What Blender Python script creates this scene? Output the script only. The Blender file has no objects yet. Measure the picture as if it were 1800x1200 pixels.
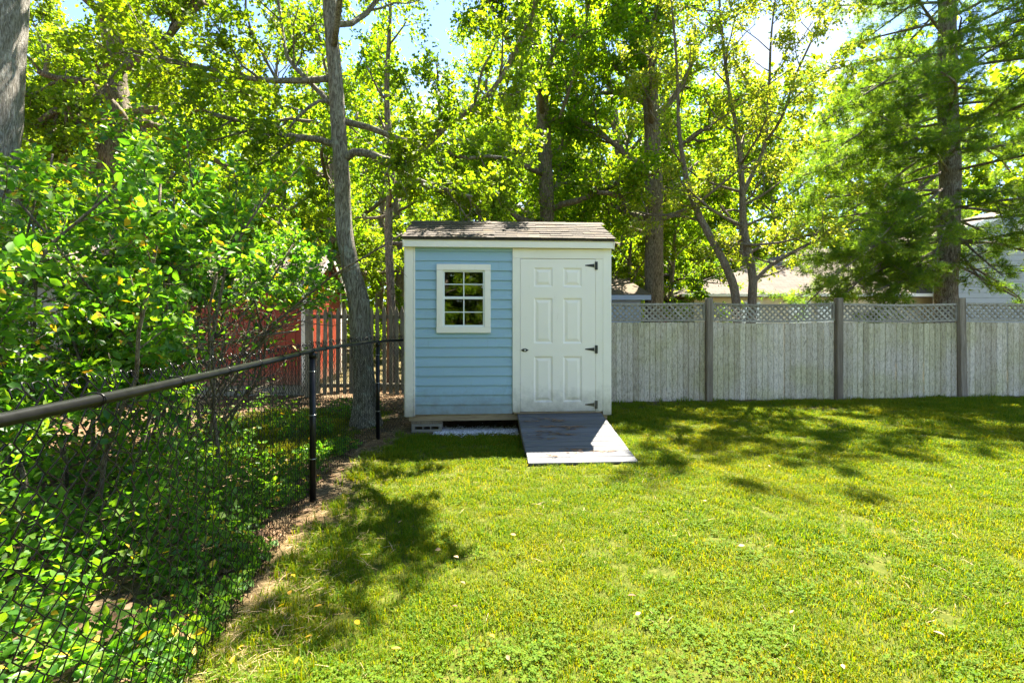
import bpy, bmesh, math, random
import numpy as np
from mathutils import Vector, Matrix, Quaternion, noise as mnoise

# ------------------------------------------------------------------ camera, sky, sun, exposure
S = bpy.context.scene
C = S.collection
F, HC, HY = 850.0, 1.42, 571.0            # focal length in photo pixels, eye height, horizon row
cam = bpy.data.cameras.new("camera"); camo = bpy.data.objects.new("camera", cam); C.objects.link(camo)
cam.sensor_width = 36; cam.lens = 36 * F / 1800; cam.shift_y = (HY - 600) / 1800
cam.clip_end = 2000; cam.clip_start = 0.05
camo.location = (0, 0, HC); camo.rotation_euler = (math.pi / 2, 0, 0)
S.camera = camo

SUN_EL, SUN_AZ = math.radians(62), math.radians(22)
SUN = Vector((math.sin(SUN_AZ) * math.cos(SUN_EL), math.cos(SUN_AZ) * math.cos(SUN_EL), math.sin(SUN_EL)))
W = bpy.data.worlds.new("World"); S.world = W; W.use_nodes = True
nt = W.node_tree; nt.nodes.clear()
wo = nt.nodes.new("ShaderNodeOutputWorld"); bg = nt.nodes.new("ShaderNodeBackground")
sky = nt.nodes.new("ShaderNodeTexSky"); sky.sky_type = 'NISHITA'; sky.sun_disc = False
sky.sun_elevation = SUN_EL; sky.sun_rotation = SUN_AZ; sky.air_density = 0.65; sky.dust_density = 0.1; sky.ozone_density = 1.0
tc = nt.nodes.new("ShaderNodeTexCoord")
mp = nt.nodes.new("ShaderNodeMapping"); mp.inputs['Scale'].default_value = (1, 1, 2.2)
nz = nt.nodes.new("ShaderNodeTexNoise"); nz.inputs['Scale'].default_value = 3.2; nz.inputs['Detail'].default_value = 7; nz.inputs['Roughness'].default_value = .55
rp = nt.nodes.new("ShaderNodeValToRGB"); rp.color_ramp.elements[0].position = .54; rp.color_ramp.elements[1].position = .74
mx = nt.nodes.new("ShaderNodeMix"); mx.data_type = 'RGBA'; mx.inputs[7].default_value = (2.5, 2.5, 2.55, 1)
nt.links.new(tc.outputs['Generated'], mp.inputs['Vector']); nt.links.new(mp.outputs[0], nz.inputs['Vector'])
nt.links.new(nz.outputs[0], rp.inputs[0]); nt.links.new(rp.outputs[0], mx.inputs[0])
nt.links.new(sky.outputs[0], mx.inputs[6]); nt.links.new(mx.outputs[2], bg.inputs[0]); nt.links.new(bg.outputs[0], wo.inputs[0])
bg.inputs[1].default_value = 0.066
sl = bpy.data.lights.new("sun", 'SUN'); sl.energy = 4.4; sl.angle = math.radians(.5); sl.color = (1, .93, .80)
so = bpy.data.objects.new("sun", sl); C.objects.link(so); so.rotation_euler = (-SUN).to_track_quat('-Z', 'Y').to_euler()
so.location = (6, 14, 26)
S.view_settings.view_transform = 'Standard'; S.view_settings.look = 'None'; S.view_settings.gamma = 1
S.view_settings.exposure = 3.1
S.cycles.transparent_max_bounces = 16; S.cycles.max_bounces = 14; S.cycles.diffuse_bounces = 10; S.cycles.transmission_bounces = 10

rng = np.random.default_rng(7); rnd = random.Random(11)
def P(px, py, Y): return Vector(((px - 900) / F * Y, Y, HC - (py - HY) / F * Y))

# ------------------------------------------------------------------ node helper
class NB:
    def __init__(s, name):
        s.m = bpy.data.materials.new(name); s.m.use_nodes = True; s.t = s.m.node_tree; s.t.nodes.clear()
        s.out = s.n("OutputMaterial")
    def n(s, k, **kw):
        d = s.t.nodes.new("ShaderNode" + k)
        for a, b in kw.items(): setattr(d, a, b)
        return d
    def put(s, sock, v):
        if v is None: return
        if isinstance(v, bpy.types.NodeSocket): s.t.links.new(v, sock)
        elif isinstance(v, (tuple, list)) and len(v) == 3 and sock.type == 'RGBA': sock.default_value = (*v, 1)
        else: sock.default_value = v
    def obj(s): return s.n("TexCoord").outputs['Object']
    def pos(s): return s.n("NewGeometry").outputs['Position']
    def rand(s): return s.n("ObjectInfo").outputs['Random']
    def attr(s, nm): return s.n("Attribute", attribute_name=nm).outputs['Fac']
    def map(s, v, scale=(1, 1, 1), loc=None):
        d = s.n("Mapping"); s.put(d.inputs['Vector'], v); d.inputs['Scale'].default_value = scale
        if loc is not None: s.put(d.inputs['Location'], loc)
        return d.outputs[0]
    def shift(s, v, amt=13.0):          # move a texture by the object's own random number
        a = s.n("VectorMath", operation='ADD'); b = s.math('MULTIPLY', s.rand(), amt)
        cx = s.n("CombineXYZ"); s.put(cx.inputs[0], b); s.put(cx.inputs[1], b); s.put(cx.inputs[2], b)
        s.put(a.inputs[0], v); s.put(a.inputs[1], cx.outputs[0]); return a.outputs[0]
    def noise(s, v, scale, detail=5, rough=.55, dist=0):
        d = s.n("TexNoise"); s.put(d.inputs['Vector'], v)
        d.inputs['Scale'].default_value = scale; d.inputs['Detail'].default_value = detail
        d.inputs['Roughness'].default_value = rough; d.inputs['Distortion'].default_value = dist
        return d.outputs[0]
    def voro(s, v, scale, feature='F1', out=0):
        d = s.n("TexVoronoi", feature=feature); s.put(d.inputs['Vector'], v); d.inputs['Scale'].default_value = scale
        return d.outputs[out]
    def ramp(s, f, stops):
        d = s.n("ValToRGB"); s.put(d.inputs[0], f); e = d.color_ramp.elements
        while len(e) < len(stops): e.new(.5)
        for q, (p, c) in zip(e, stops): q.position = p; q.color = (*c, 1) if isinstance(c, (tuple, list)) else (c, c, c, 1)
        return d.outputs[0]
    def math(s, op, a, b=0.0, clamp=False):
        d = s.n("Math", operation=op); d.use_clamp = clamp; s.put(d.inputs[0], a); s.put(d.inputs[1], b); return d.outputs[0]
    def mix(s, f, a, b, mode='MIX'):
        d = s.n("Mix", data_type='RGBA', blend_type=mode); s.put(d.inputs[0], f); s.put(d.inputs[6], a); s.put(d.inputs[7], b); return d.outputs[2]
    def bump(s, h, strength=.4, dist=.01):
        d = s.n("Bump"); d.inputs['Strength'].default_value = strength; d.inputs['Distance'].default_value = dist
        s.put(d.inputs['Height'], h); return d.outputs[0]
    def pbr(s, col, rough=.6, bump=None, spec=.5, metal=0.0):
        d = s.n("BsdfPrincipled"); s.put(d.inputs['Base Color'], col); s.put(d.inputs['Roughness'], rough)
        d.inputs['Specular IOR Level'].default_value = spec; d.inputs['Metallic'].default_value = metal
        if bump is not None: s.put(d.inputs['Normal'], bump)
        return d.outputs[0]
    def done(s, sh): s.t.links.new(sh, s.out.inputs[0]); return s.m

def leafmat(name, cols, tcol, tw=.45, rough=.42, patch=None, spec=.4):
    b = NB(name); v = b.attr('v'); c = b.ramp(v, [(i / (len(cols) - 1), k) for i, k in enumerate(cols)])
    if patch:
        f = b.ramp(b.noise(b.pos(), patch[0], 3), [(.4, 0.0), (.62, 1.0)]); c = b.mix(f, c, b.mix(1.0, c, patch[1], 'MULTIPLY'))
    p = b.pbr(c, rough, spec=spec)
    t = b.n("BsdfTranslucent"); b.put(t.inputs[0], b.mix(1.0, c, tcol, 'MULTIPLY'))
    ms = b.n("MixShader"); ms.inputs[0].default_value = tw; b.put(ms.inputs[1], p); b.put(ms.inputs[2], t.outputs[0])
    return b.done(ms.outputs[0])

M = {}
def paint(name, col, rough=.5, dirt=.10, bs=.15):
    b = NB(name); o = b.shift(b.obj()); n1 = b.noise(o, 2.3, 6, .6); n2 = b.noise(b.map(o, (1, 1, .25)), 14, 5, .6)
    d = b.math('MULTIPLY', b.ramp(n1, [(.38, 0.0), (.75, 1.0)]), dirt * 3)
    c = b.mix(d, col, tuple(x * .78 for x in col)); c = b.mix(b.ramp(n2, [(.62, 0.0), (.72, .35)]), c, tuple(x * .8 * k for x, k in zip(col, (1, .97, .85))))
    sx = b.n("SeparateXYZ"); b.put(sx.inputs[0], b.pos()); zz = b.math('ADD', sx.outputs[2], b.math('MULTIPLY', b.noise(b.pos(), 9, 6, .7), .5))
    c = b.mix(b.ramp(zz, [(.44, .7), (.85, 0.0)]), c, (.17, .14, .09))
    M[name] = b.done(b.pbr(c, rough, b.bump(b.noise(o, 60, 3), bs, .002)))
paint('white_paint', (.88, .80, .69)); paint('door_paint', (.89, .80, .70), .42, .05)
paint('blue_siding', (.30, .445, .535), .55, .10); paint('red_paint', (.30, .032, .004), .6, .22)
paint('cream_paint', (.72, .66, .5)); paint('white_house', (.75, .74, .72)); paint('grey_siding', (.30, .33, .33)); paint('blue_grey', (.30, .36, .44))
paint('concrete', (.36, .345, .31), .85, .3, .6); paint('black_metal', (.012, .012, .012), .4, .1); paint('dark_inside', (.10, .075, .05), .8)
paint('sash_white', (.80, .80, .77), .35, .04)

def wood(name, c1, c2, c3, grain=1.0, axis=(1, 1, 1), rough=.8, patch=None, speck=None):
    b = NB(name); o = b.shift(b.obj(), 9.7)
    g = b.noise(b.map(o, axis), 26 * grain, 8, .7, .6); f = b.noise(b.map(o, axis), 90 * grain, 4, .7)
    h = b.math('ADD', b.math('MULTIPLY', g, .65), b.math('MULTIPLY', f, .35))
    c = b.ramp(h, [(.34, c1), (.50, c2), (.66, c3)])
    c = b.mix(b.math('MULTIPLY', b.rand(), .85), c, b.mix(1.0, c, (.62, .59, .54), 'MULTIPLY'))
    if patch:
        pf = b.ramp(b.noise(b.pos(), patch[0], 3), [(.45, 0.0), (.62, 1.0)]); c = b.mix(pf, c, b.mix(1.0, c, patch[1], 'MULTIPLY'))
    if speck:
        sp = b.ramp(b.noise(b.map(o, (1, 1, .45)), 55, 7, .75, .5), [(.55, 0.0), (.62, .85)]); lo = b.ramp(b.noise(o, 2.2, 4), [(.3, .35), (.7, 1.0)])
        c = b.mix(b.math('MULTIPLY', sp, lo), c, speck)
    M[name] = b.done(b.pbr(c, rough, b.bump(h, .7, .006)))
wood('fence_board', (.15, .11, .065), (.70, .59, .44), (.90, .80, .65), 2.2, (1, 1, .3), patch=(1.1, (.86, .88, .70)), speck=(.14, .115, .085))
wood('fence_post', (.09, .066, .043), (.235, .18, .12), (.39, .32, .23), 1.0, (1, 1, .08))
wood('lattice_wood', (.18, .15, .11), (.36, .32, .25), (.52, .48, .40), 1.2, (1, 1, .2))
wood('picket_wood', (.09, .075, .05), (.19, .165, .11), (.32, .29, .21), 1.0, (1, 1, .1))
wood('treated_beam', (.20, .13, .07), (.37, .27, .16), (.50, .38, .25), 1.0, (.08, 1, 1))
wood('ramp_board', (.065, .067, .072), (.10, .103, .11), (.145, .148, .155), .8, (.05, 1, 1), .75)

def bark(name, c1, c2, c3, sc=1.0, lichen=None):
    b = NB(name); o = b.obj(); m = b.map(o, (1, 1, .26))
    v = b.noise(b.map(o, (1, 1, .16)), 30 * sc, 4, .6, 2.2); g = b.noise(m, 26 * sc, 8, .7, 1.2); f = b.noise(o, 80 * sc, 5, .75)
    h = b.math('ADD', b.math('MULTIPLY', b.ramp(v, [(.40, 0.0), (.60, 1.0)]), .35), b.math('ADD', b.math('MULTIPLY', g, .55), b.math('MULTIPLY', f, .4)))
    c = b.ramp(h, [(.38, c1), (.62, c2), (.84, c3)])
    if lichen: c = b.mix(b.ramp(b.noise(o, 7, 6, .65), [(.56, 0.0), (.66, .8)]), c, lichen)
    M[name] = b.done(b.pbr(c, .9, b.bump(h, .9, .03), .2))
bark('bark_grey', (.055, .043, .032), (.19, .165, .125), (.34, .31, .25), 1, (.34, .36, .30))
bark('bark_dark', (.045, .035, .024), (.16, .13, .09), (.30, .25, .18))
bark('bark_pale', (.10, .085, .065), (.26, .235, .20), (.42, .39, .35), 1.5, (.46, .46, .42))
bark('bark_pine', (.05, .038, .028), (.17, .135, .10), (.30, .26, .21), 1.1, (.33, .34, .29))
bark('bark_thin', (.07, .05, .035), (.18, .145, .10), (.27, .23, .17), 1.4)

M['oak_leaf'] = leafmat('oak_leaf', [(.055, .115, .010), (.095, .175, .013), (.15, .22, .018)], (2.15, 2.0, .5), .58, .55, (.9, (1.25, 1.05, .8)), .25)
M['oak_leaf_warm'] = leafmat('oak_leaf_warm', [(.058, .135, .010), (.105, .205, .012), (.18, .25, .018)], (2.15, 2.0, .5), .62, .55, (.6, (1.15, 1.05, .7)), .25)
M['wood_leaf'] = leafmat('wood_leaf', [(.075, .13, .012), (.135, .195, .013), (.21, .245, .022)], (2.2, 2.05, .5), .62, .6, (.35, (.62, .8, .8)), .2)
M['cherry_leaf'] = leafmat('cherry_leaf', [(.10, .175, .012), (.175, .24, .02), (.29, .30, .06)], (2.0, 1.8, .6), .58, .45, None, .35)
M['shrub_leaf'] = leafmat('shrub_leaf', [(.035, .115, .016), (.07, .18, .018), (.12, .24, .022), (.18, .27, .028)], (1.9, 1.95, .45), .55, .42, None, .4)
M['vine_leaf'] = leafmat('vine_leaf', [(.04, .12, .014), (.08, .19, .018), (.15, .25, .022)], (1.95, 1.95, .45), .55, .55, None, .22)
M['yellow_leaf'] = leafmat('yellow_leaf', [(.42, .27, .012), (.58, .40, .02), (.50, .27, .04)], (1.4, 1.3, .5), .45, .5)
M['brown_leaf'] = leafmat('brown_leaf', [(.10, .05, .022), (.20, .11, .05), (.32, .20, .11)], (1.2, 1.1, .8), .2, .7)
M['pine_needle'] = leafmat('pine_needle', [(.06, .13, .02), (.105, .185, .024), (.16, .22, .028)], (2.1, 2.05, .6), .6, .5, None, .3)
M['straw'] = leafmat('straw', [(.20, .13, .06), (.33, .23, .11), (.42, .32, .17)], (1, 1, 1), .25, .7)
M['blossom'] = leafmat('blossom', [(.35, .03, .12), (.5, .06, .2), (.6, .15, .3)], (1.2, 1, 1), .4)

b = NB('grass_blade'); v = b.attr('v'); ps = b.pos()
g = b.ramp(v, [(0, (.036, .100, .004)), (.45, (.078, .155, .005)), (.8, (.128, .170, .006)), (1, (.17, .165, .018))])
big = b.noise(ps, .55, 5, .6); mid = b.noise(ps, 2.6, 5, .65)
f = b.ramp(b.math('ADD', b.math('MULTIPLY', big, .55), b.math('MULTIPLY', mid, .45)), [(.48, 0.0), (.64, 1.0)])
g = b.mix(b.math('MULTIPLY', f, .85), g, b.ramp(v, [(0, (.085, .135, .005)), (.5, (.16, .185, .007)), (1, (.19, .185, .025))]))
pr = b.pbr(g, .6, spec=.12); tr = b.n("BsdfTranslucent"); b.put(tr.inputs[0], b.mix(1.0, g, (3.0, 2.25, .3), 'MULTIPLY'))
ms = b.n("MixShader"); ms.inputs[0].default_value = .42; b.put(ms.inputs[1], pr); b.put(ms.inputs[2], tr.outputs[0]); M['grass_blade'] = b.done(ms.outputs[0])
M['clover'] = leafmat('clover', [(.055, .12, .006), (.095, .165, .008), (.15, .195, .011)], (2.4, 1.9, .35), .45, .65, spec=.12)

b = NB('ground'); ps = b.pos(); lw = b.attr('lawn')
soil = b.ramp(b.noise(ps, 14, 9, .75), [(.3, (.035, .026, .015)), (.5, (.095, .072, .043)), (.7, (.19, .15, .095))])
litter = b.ramp(b.voro(ps, 16, 'F1', 1), [(0, (.06, .033, .016)), (.5, (.14, .08, .04)), (1, (.23, .15, .08))])
soil = b.mix(b.ramp(b.noise(ps, 1.1, 4), [(.4, 0.0), (.6, .8)]), soil, litter)
turf = b.ramp(b.noise(ps, 22, 6, .7), [(.3, (.03, .045, .006)), (.55, (.075, .085, .012)), (.75, (.15, .13, .035))])
c = b.mix(lw, soil, turf)
M['ground'] = b.done(b.pbr(c, .95, b.bump(b.noise(ps, 35, 6, .7), .8, .02), .1))

b = NB('roof_shingle'); o = b.shift(b.obj(), 17); gr = b.noise(o, 260, 3, .7); bl = b.noise(o, 5, 4)
c = b.ramp(gr, [(.35, (.03, .026, .023)), (.5, (.08, .068, .057)), (.65, (.155, .135, .114))])
c = b.mix(b.math('MULTIPLY', b.rand(), .6), c, b.mix(1.0, c, (.55, .52, .50), 'MULTIPLY')); c = b.mix(b.ramp(bl, [(.5, 0.0), (.7, .5)]), c, (.20, .15, .09))
M['roof_shingle'] = b.done(b.pbr(c, .92, b.bump(gr, .6, .003), .2))
def farshingle(name, c1, c2, c3, pitch=.14):
    b = NB(name); o = b.obj(); br = b.n("TexBrick"); b.put(br.inputs['Vector'], o)
    br.inputs['Scale'].default_value = 1; br.inputs['Row Height'].default_value = pitch; br.inputs['Brick Width'].default_value = .33; br.inputs['Mortar Size'].default_value = .008
    for k, cc in zip(('Color1', 'Color2', 'Mortar'), (c1, c2, c3)): br.inputs[k].default_value = (*cc, 1)
    c = b.mix(b.ramp(b.noise(o, 3, 6), [(.35, .0), (.7, .5)]), br.outputs[0], c3); M[name] = b.done(b.pbr(c, .9, b.bump(br.outputs[1], .4, .01), .2))
farshingle('tan_shingle', (.165, .132, .108), (.125, .10, .082), (.07, .055, .045)); farshingle('brown_shingle', (.14, .105, .06), (.10, .075, .045), (.05, .04, .03))

b = NB('window_glass'); fr = b.n("Fresnel"); fr.inputs[0].default_value = 2.1
tp = b.n("BsdfTransparent"); tp.inputs[0].default_value = (.72, .76, .74, 1); gl = b.n("BsdfGlossy"); gl.inputs['Roughness'].default_value = .015
b.put(gl.inputs['Normal'], b.bump(b.noise(b.obj(), 2.5, 2), .03, .01)); gl.inputs[0].default_value = (1, 1, 1, 1)
ms = b.n("MixShader"); b.put(ms.inputs[0], fr.outputs[0]); b.put(ms.inputs[1], tp.outputs[0]); b.put(ms.inputs[2], gl.outputs[0]); M['window_glass'] = b.done(ms.outputs[0])
b = NB('fence_vinyl'); n_ = b.noise(b.obj(), 30, 4)
M['fence_vinyl'] = b.done(b.pbr(b.ramp(n_, [(.3, (.005, .005, .005)), (.8, (.012, .012, .012))]), .28, b.bump(n_, .1, .002), .22))
b = NB('steel'); M['steel'] = b.done(b.pbr((.62, .6, .56), .28, metal=1.0))
b = NB('gravel'); M['gravel'] = b.done(b.pbr(b.ramp(b.attr('v'), [(0, (.30, .30, .31)), (.6, (.55, .55, .56)), (1, (.75, .75, .74))]), .8))

# ------------------------------------------------------------------ mesh helpers
def tag(o, label=None, cat=None, group=None, kind=None):
    for k, v in (('label', label), ('category', cat), ('group', group), ('kind', kind)):
        if v: o[k] = v
    return o
def empty(name, loc, label, cat, group=None, rz=0):
    o = bpy.data.objects.new(name, None); C.objects.link(o); o.location = loc; o.rotation_euler = (0, 0, rz); o.empty_display_size = .2
    return tag(o, label, cat, group)
def link(name, me, parent=None, loc=(0, 0, 0), rot=(0, 0, 0), scale=None):
    o = bpy.data.objects.new(name, me); C.objects.link(o); o.parent = parent; o.location = loc; o.rotation_euler = rot
    if scale: o.scale = scale
    return o
def pymesh(verts, faces, mat, smooth=False, name='m'):
    me = bpy.data.meshes.new(name); me.from_pydata([tuple(v) for v in verts], [], faces); me.materials.append(M[mat])
    if smooth: me.shade_smooth()
    me.update(); return me
_bc = {}
def box(sx, sy, sz, mat, bev=.003):
    k = (round(sx, 4), round(sy, 4), round(sz, 4), mat, bev)
    if k not in _bc:
        bm = bmesh.new(); bmesh.ops.create_cube(bm, size=1); bmesh.ops.scale(bm, vec=(sx, sy, sz), verts=bm.verts)
        if bev: bmesh.ops.bevel(bm, geom=bm.edges[:], offset=min(bev, .4 * min(sx, sy, sz)), segments=1, affect='EDGES')
        me = bpy.data.meshes.new('box'); bm.to_mesh(me); bm.free(); me.materials.append(M[mat]); _bc[k] = me
    return _bc[k]
def bx(name, parent, x0, x1, y0, y1, z0, z1, mat, bev=.003):
    return link(name, box(x1 - x0, y1 - y0, z1 - z0, mat, bev), parent, ((x0 + x1) / 2, (y0 + y1) / 2, (z0 + z1) / 2))
def tubes_mesh(tubes, mat, origin=Vector((0, 0, 0)), smooth=True):
    V, Fc = [], []
    for pts, rad, sides in tubes:
        n0 = len(V); n = len(pts); t = (pts[1] - pts[0]).normalized()
        a = t.orthogonal().normalized()
        for i, p in enumerate(pts):
            t2 = (pts[min(i + 1, n - 1)] - pts[max(i - 1, 0)])
            if t2.length > 1e-9: t = t2.normalized()
            a = (a - t * a.dot(t)); a = a.normalized() if a.length > 1e-6 else t.orthogonal().normalized(); c = t.cross(a)
            for k in range(sides):
                w = 2 * math.pi * k / sides; V.append(p - origin + (a * math.cos(w) + c * math.sin(w)) * rad[i])
        for i in range(n - 1):
            for k in range(sides):
                k2 = (k + 1) % sides; Fc.append((n0 + i * sides + k, n0 + i * sides + k2, n0 + (i + 1) * sides + k2, n0 + (i + 1) * sides + k))
        Fc.append(tuple(n0 + (n - 1) * sides + k for k in range(sides))); Fc.append(tuple(n0 + k for k in reversed(range(sides))))
    return pymesh(V, Fc, mat, smooth)
# leaf templates: x across, y along, z off the blade
T_DIAMOND = ([(0, 0, 0), (.33, .45, .08), (0, 1, -.05), (-.33, .45, .08)], [(0, 1, 2), (0, 2, 3)])
T_OVATE = ([(0, 0, 0), (.20, .22, .05), (.27, .5, .07), (.15, .8, .03), (0, 1, -.08), (-.15, .8, .03), (-.27, .5, .07), (-.20, .22, .05), (0, .5, 0)],
           [(0, 1, 2, 8), (8, 2, 3, 4), (0, 8, 6, 7), (8, 4, 5, 6)])
T_OAK = ([(0, 0, 0), (.09, .18, .02), (.36, .22, .08), (.11, .40, .02), (.44, .58, .10), (.13, .68, .02), (.2, .86, .04), (0, 1, -.06),
          (-.2, .86, .04), (-.13, .68, .02), (-.44, .58, .10), (-.11, .40, .02), (-.36, .22, .08), (-.09, .18, .02)],
         [(0, 1, 2, 3), (3, 4, 5), (5, 6, 7), (0, 3, 5, 7), (0, 13, 12, 11)[::-1], (11, 10, 9)[::-1], (9, 8, 7)[::-1], (0, 11, 9, 7)[::-1]])
T_OAK2 = ([(0, 0, 0), (.40, .28, .09), (.12, .46, .02), (.36, .74, .07), (0, 1, -.06), (-.36, .74, .07), (-.12, .46, .02), (-.40, .28, .09)], [(0, 1, 2), (0, 2, 4), (2, 3, 4), (0, 6, 7), (0, 4, 6), (6, 4, 5)])
def _needles():
    r = random.Random(3); V, Fc = [], []
    for k in range(8):
        a = 2 * math.pi * k / 8 + r.uniform(-.2, .2); sp = r.uniform(.25, .85); L = r.uniform(.75, 1.1)
        d = Vector((math.cos(a) * sp, 1 - .3 * sp, math.sin(a) * sp)).normalized() * L; s = d.cross(Vector((0, 0, 1))); s = s.normalized() * .034
        n = len(V); V += [tuple(s), tuple(-s), tuple(d)]; Fc.append((n, n + 1, n + 2))
    return (V, Fc)
T_NEEDLE = _needles()
T_OV4 = ([(0, 0, 0), (.25, .3, .06), (.22, .65, .05), (0, 1, -.06), (-.22, .65, .05), (-.25, .3, .06)], [(0, 1, 2, 3), (0, 3, 4, 5)])
T_VINE = ([(0, 0, 0), (.25, -.1, .03), (.5, .2, .08), (.36, .5, .06), (0, 1, -.06), (-.36, .5, .06), (-.5, .2, .08), (-.25, -.1, .03), (0, .4, 0)],
          [(0, 1, 2, 8), (8, 2, 3, 4), (0, 8, 6, 7), (8, 4, 5, 6)])
def leaf_mesh(pos, dirs, size, tmpl, mat, r, up=.8, vals=None):
    pos = np.asarray(pos, float); dirs = np.asarray(dirs, float); N = len(pos)
    tv = np.array(tmpl[0], float); k = len(tv)
    d = dirs / (np.linalg.norm(dirs, axis=1, keepdims=True) + 1e-9)
    nrm = r.normal(size=(N, 3)) * .75; nrm[:, 2] += up * 1.2
    nrm -= d * np.sum(nrm * d, axis=1, keepdims=True); nrm /= np.linalg.norm(nrm, axis=1, keepdims=True) + 1e-9
    sd = np.cross(d, nrm); sz = np.broadcast_to(np.asarray(size, float).reshape(-1, 1, 1), (N, 1, 1))
    V = pos[:, None, :] + sz * (tv[None, :, 0:1] * sd[:, None, :] + tv[None, :, 1:2] * d[:, None, :] + tv[None, :, 2:3] * nrm[:, None, :])
    V = V.reshape(-1, 3)
    tl = np.concatenate([np.array(f) for f in tmpl[1]]); tt = np.array([len(f) for f in tmpl[1]])
    L = (tl[None, :] + (np.arange(N) * k)[:, None]).ravel(); tot = np.tile(tt, N); st = np.concatenate([[0], np.cumsum(tot)[:-1]])
    me = bpy.data.meshes.new('leaves'); me.vertices.add(len(V)); me.vertices.foreach_set('co', V.ravel().astype(np.float32))
    me.loops.add(len(L)); me.loops.foreach_set('vertex_index', L.astype(np.int32))
    me.polygons.add(len(tot)); me.polygons.foreach_set('loop_start', st.astype(np.int32)); me.polygons.foreach_set('loop_total', tot.astype(np.int32))
    a = me.attributes.new('v', 'FLOAT', 'POINT'); vv = r.random(N) if vals is None else vals
    a.data.foreach_set('value', np.repeat(vv, k).astype(np.float32)); me.materials.append(M[mat]); me.update(calc_edges=True); me.validate()
    return me

# ------------------------------------------------------------------ ground
FENCE = [(-.80, -3.0), (-.92, -1.0), (-1.02, .3), (-1.10, 1.04), (-1.19, 1.68), (-1.43, 3.03), (-1.60, 3.88), (-1.67, 4.7), (-1.71, 5.5), (-1.68, 5.95), (-1.60, 6.3), (-1.45, 6.62)]
def fence_x(y): return float(np.interp(y, [p[1] for p in FENCE], [p[0] for p in FENCE]))
def gz(x, y):
    return .0142 * max(0, min(x, 14) - 1.8) * max(0, min(1, (y - 3) / 5)) + .012 * mnoise.noise((x * .7, y * .7, 0))
def sm(a, b_, t): t = max(0, min(1, (t - a) / (b_ - a))); return t * t * (3 - 2 * t)
def lawn(x, y):
    n = mnoise.noise((x * 1.7, y * 1.7, 3)) * .22 + mnoise.noise((x * 6, y * 6, 5)) * .10
    right = sm(.10, .42, x - fence_x(y) + n - float(np.interp(y, [1.6, 2.4, 3.1, 4, 5.2, 6.2], [-.30, -.25, -.15, -.03, -.03, -.02]))) * sm(0, .5, 8.95 - y)
    if y > 6.2 and x < 1.6: right *= sm(0, .3, x + .9) if y < 6.3 else sm(-.1, .2, x - 1.35)
    back = .85 * sm(0, .6, fence_x(min(y, 6)) - x + n - .1) * sm(4.4, 5.4, y + n * 2) * sm(0, .7, 8.3 - y + n * 2) * sm(-4.6, -3.6, x)
    right *= 1 - .75 * sm(.75, .1, math.hypot((x - 5.0) * .55, (y - 8.05) * 1.6) + n)
    return max(right, back, .35 * sm(10, 12, y))
xs = np.concatenate([[-400, -150, -60, -30, -16], np.arange(-10, 12.01, .14), [14, 18, 30, 60, 150, 400]])
ys = np.concatenate([[-300, -100, -40, -15], np.arange(-4, 11.01, .14), [13, 16, 22, 35, 60, 120, 300, 600]])
V = [(x, y, gz(x, y)) for y in ys for x in xs]; nx = len(xs)
me = pymesh(V, [(j * nx + i, j * nx + i + 1, (j + 1) * nx + i + 1, (j + 1) * nx + i) for j in range(len(ys) - 1) for i in range(nx - 1)], 'ground', True)
at = me.attributes.new('lawn', 'FLOAT', 'POINT'); at.data.foreach_set('value', [lawn(x, y) for x, y, z in V])
tag(link('ground', me), kind='structure')

# ------------------------------------------------------------------ blue shed
SR = math.radians(3.4)
shed = empty('garden_shed', (-.04, 6.45, 0), 'small blue clapboard garden shed with white door and shingle roof', 'shed', rz=SR)
HW, DP = 1.355, 1.70                        # half width, depth
ZB, ZE = .243, 2.50
clap = {}
def clapcut(L, a, c_):
    t = lambda z: -.023 + .019 * z / .142
    v = [(-L/2, .0005, a), (L/2, .0005, a), (L/2, t(a), a), (-L/2, t(a), a), (-L/2, .0005, c_), (L/2, .0005, c_), (L/2, t(c_), c_), (-L/2, t(c_), c_)]
    return pymesh(v, [(3, 2, 1, 0), (3, 7, 6, 2)[::-1], (4, 7, 3, 0)[::-1], (5, 1, 2, 6)[::-1], (0, 1, 5, 4)[::-1], (4, 5, 6, 7)], 'blue_siding')
def clapmesh(L):
    k = round(L, 3)
    if k not in clap:
        h = .142; v = [(-L/2, 0, 0), (L/2, 0, 0), (L/2, -.023, 0), (-L/2, -.023, 0), (-L/2, 0, h), (L/2, 0, h), (L/2, -.004, h), (-L/2, -.004, h)]
        clap[k] = pymesh(v, [(3, 2, 1, 0), (3, 7, 6, 2)[::-1], (4, 7, 3, 0)[::-1], (5, 1, 2, 6)[::-1], (0, 1, 5, 4)[::-1], (4, 5, 6, 7)], 'blue_siding')
    return clap[k]
wall = link('front_wall', pymesh([(-1.27, .012, ZB), (-1.0, .012, ZB), (-1.0, .012, 2.45), (-1.27, .012, 2.45), (-.28, .012, ZB), (.0, .012, ZB), (.0, .012, 2.45), (-.28, .012, 2.45),
      (-1.0, .012, 1.307), (-.28, .012, 1.307), (-1.0, .012, 2.217), (-.28, .012, 2.217)],
      [(0, 1, 2, 3), (4, 5, 6, 7), (1, 4, 9, 8), (10, 11, 7, 2)], 'dark_inside'), shed)
wx0, wx1, wz0, wz1 = -.955, -.245, 1.315, 2.220     # window casing, local
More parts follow.
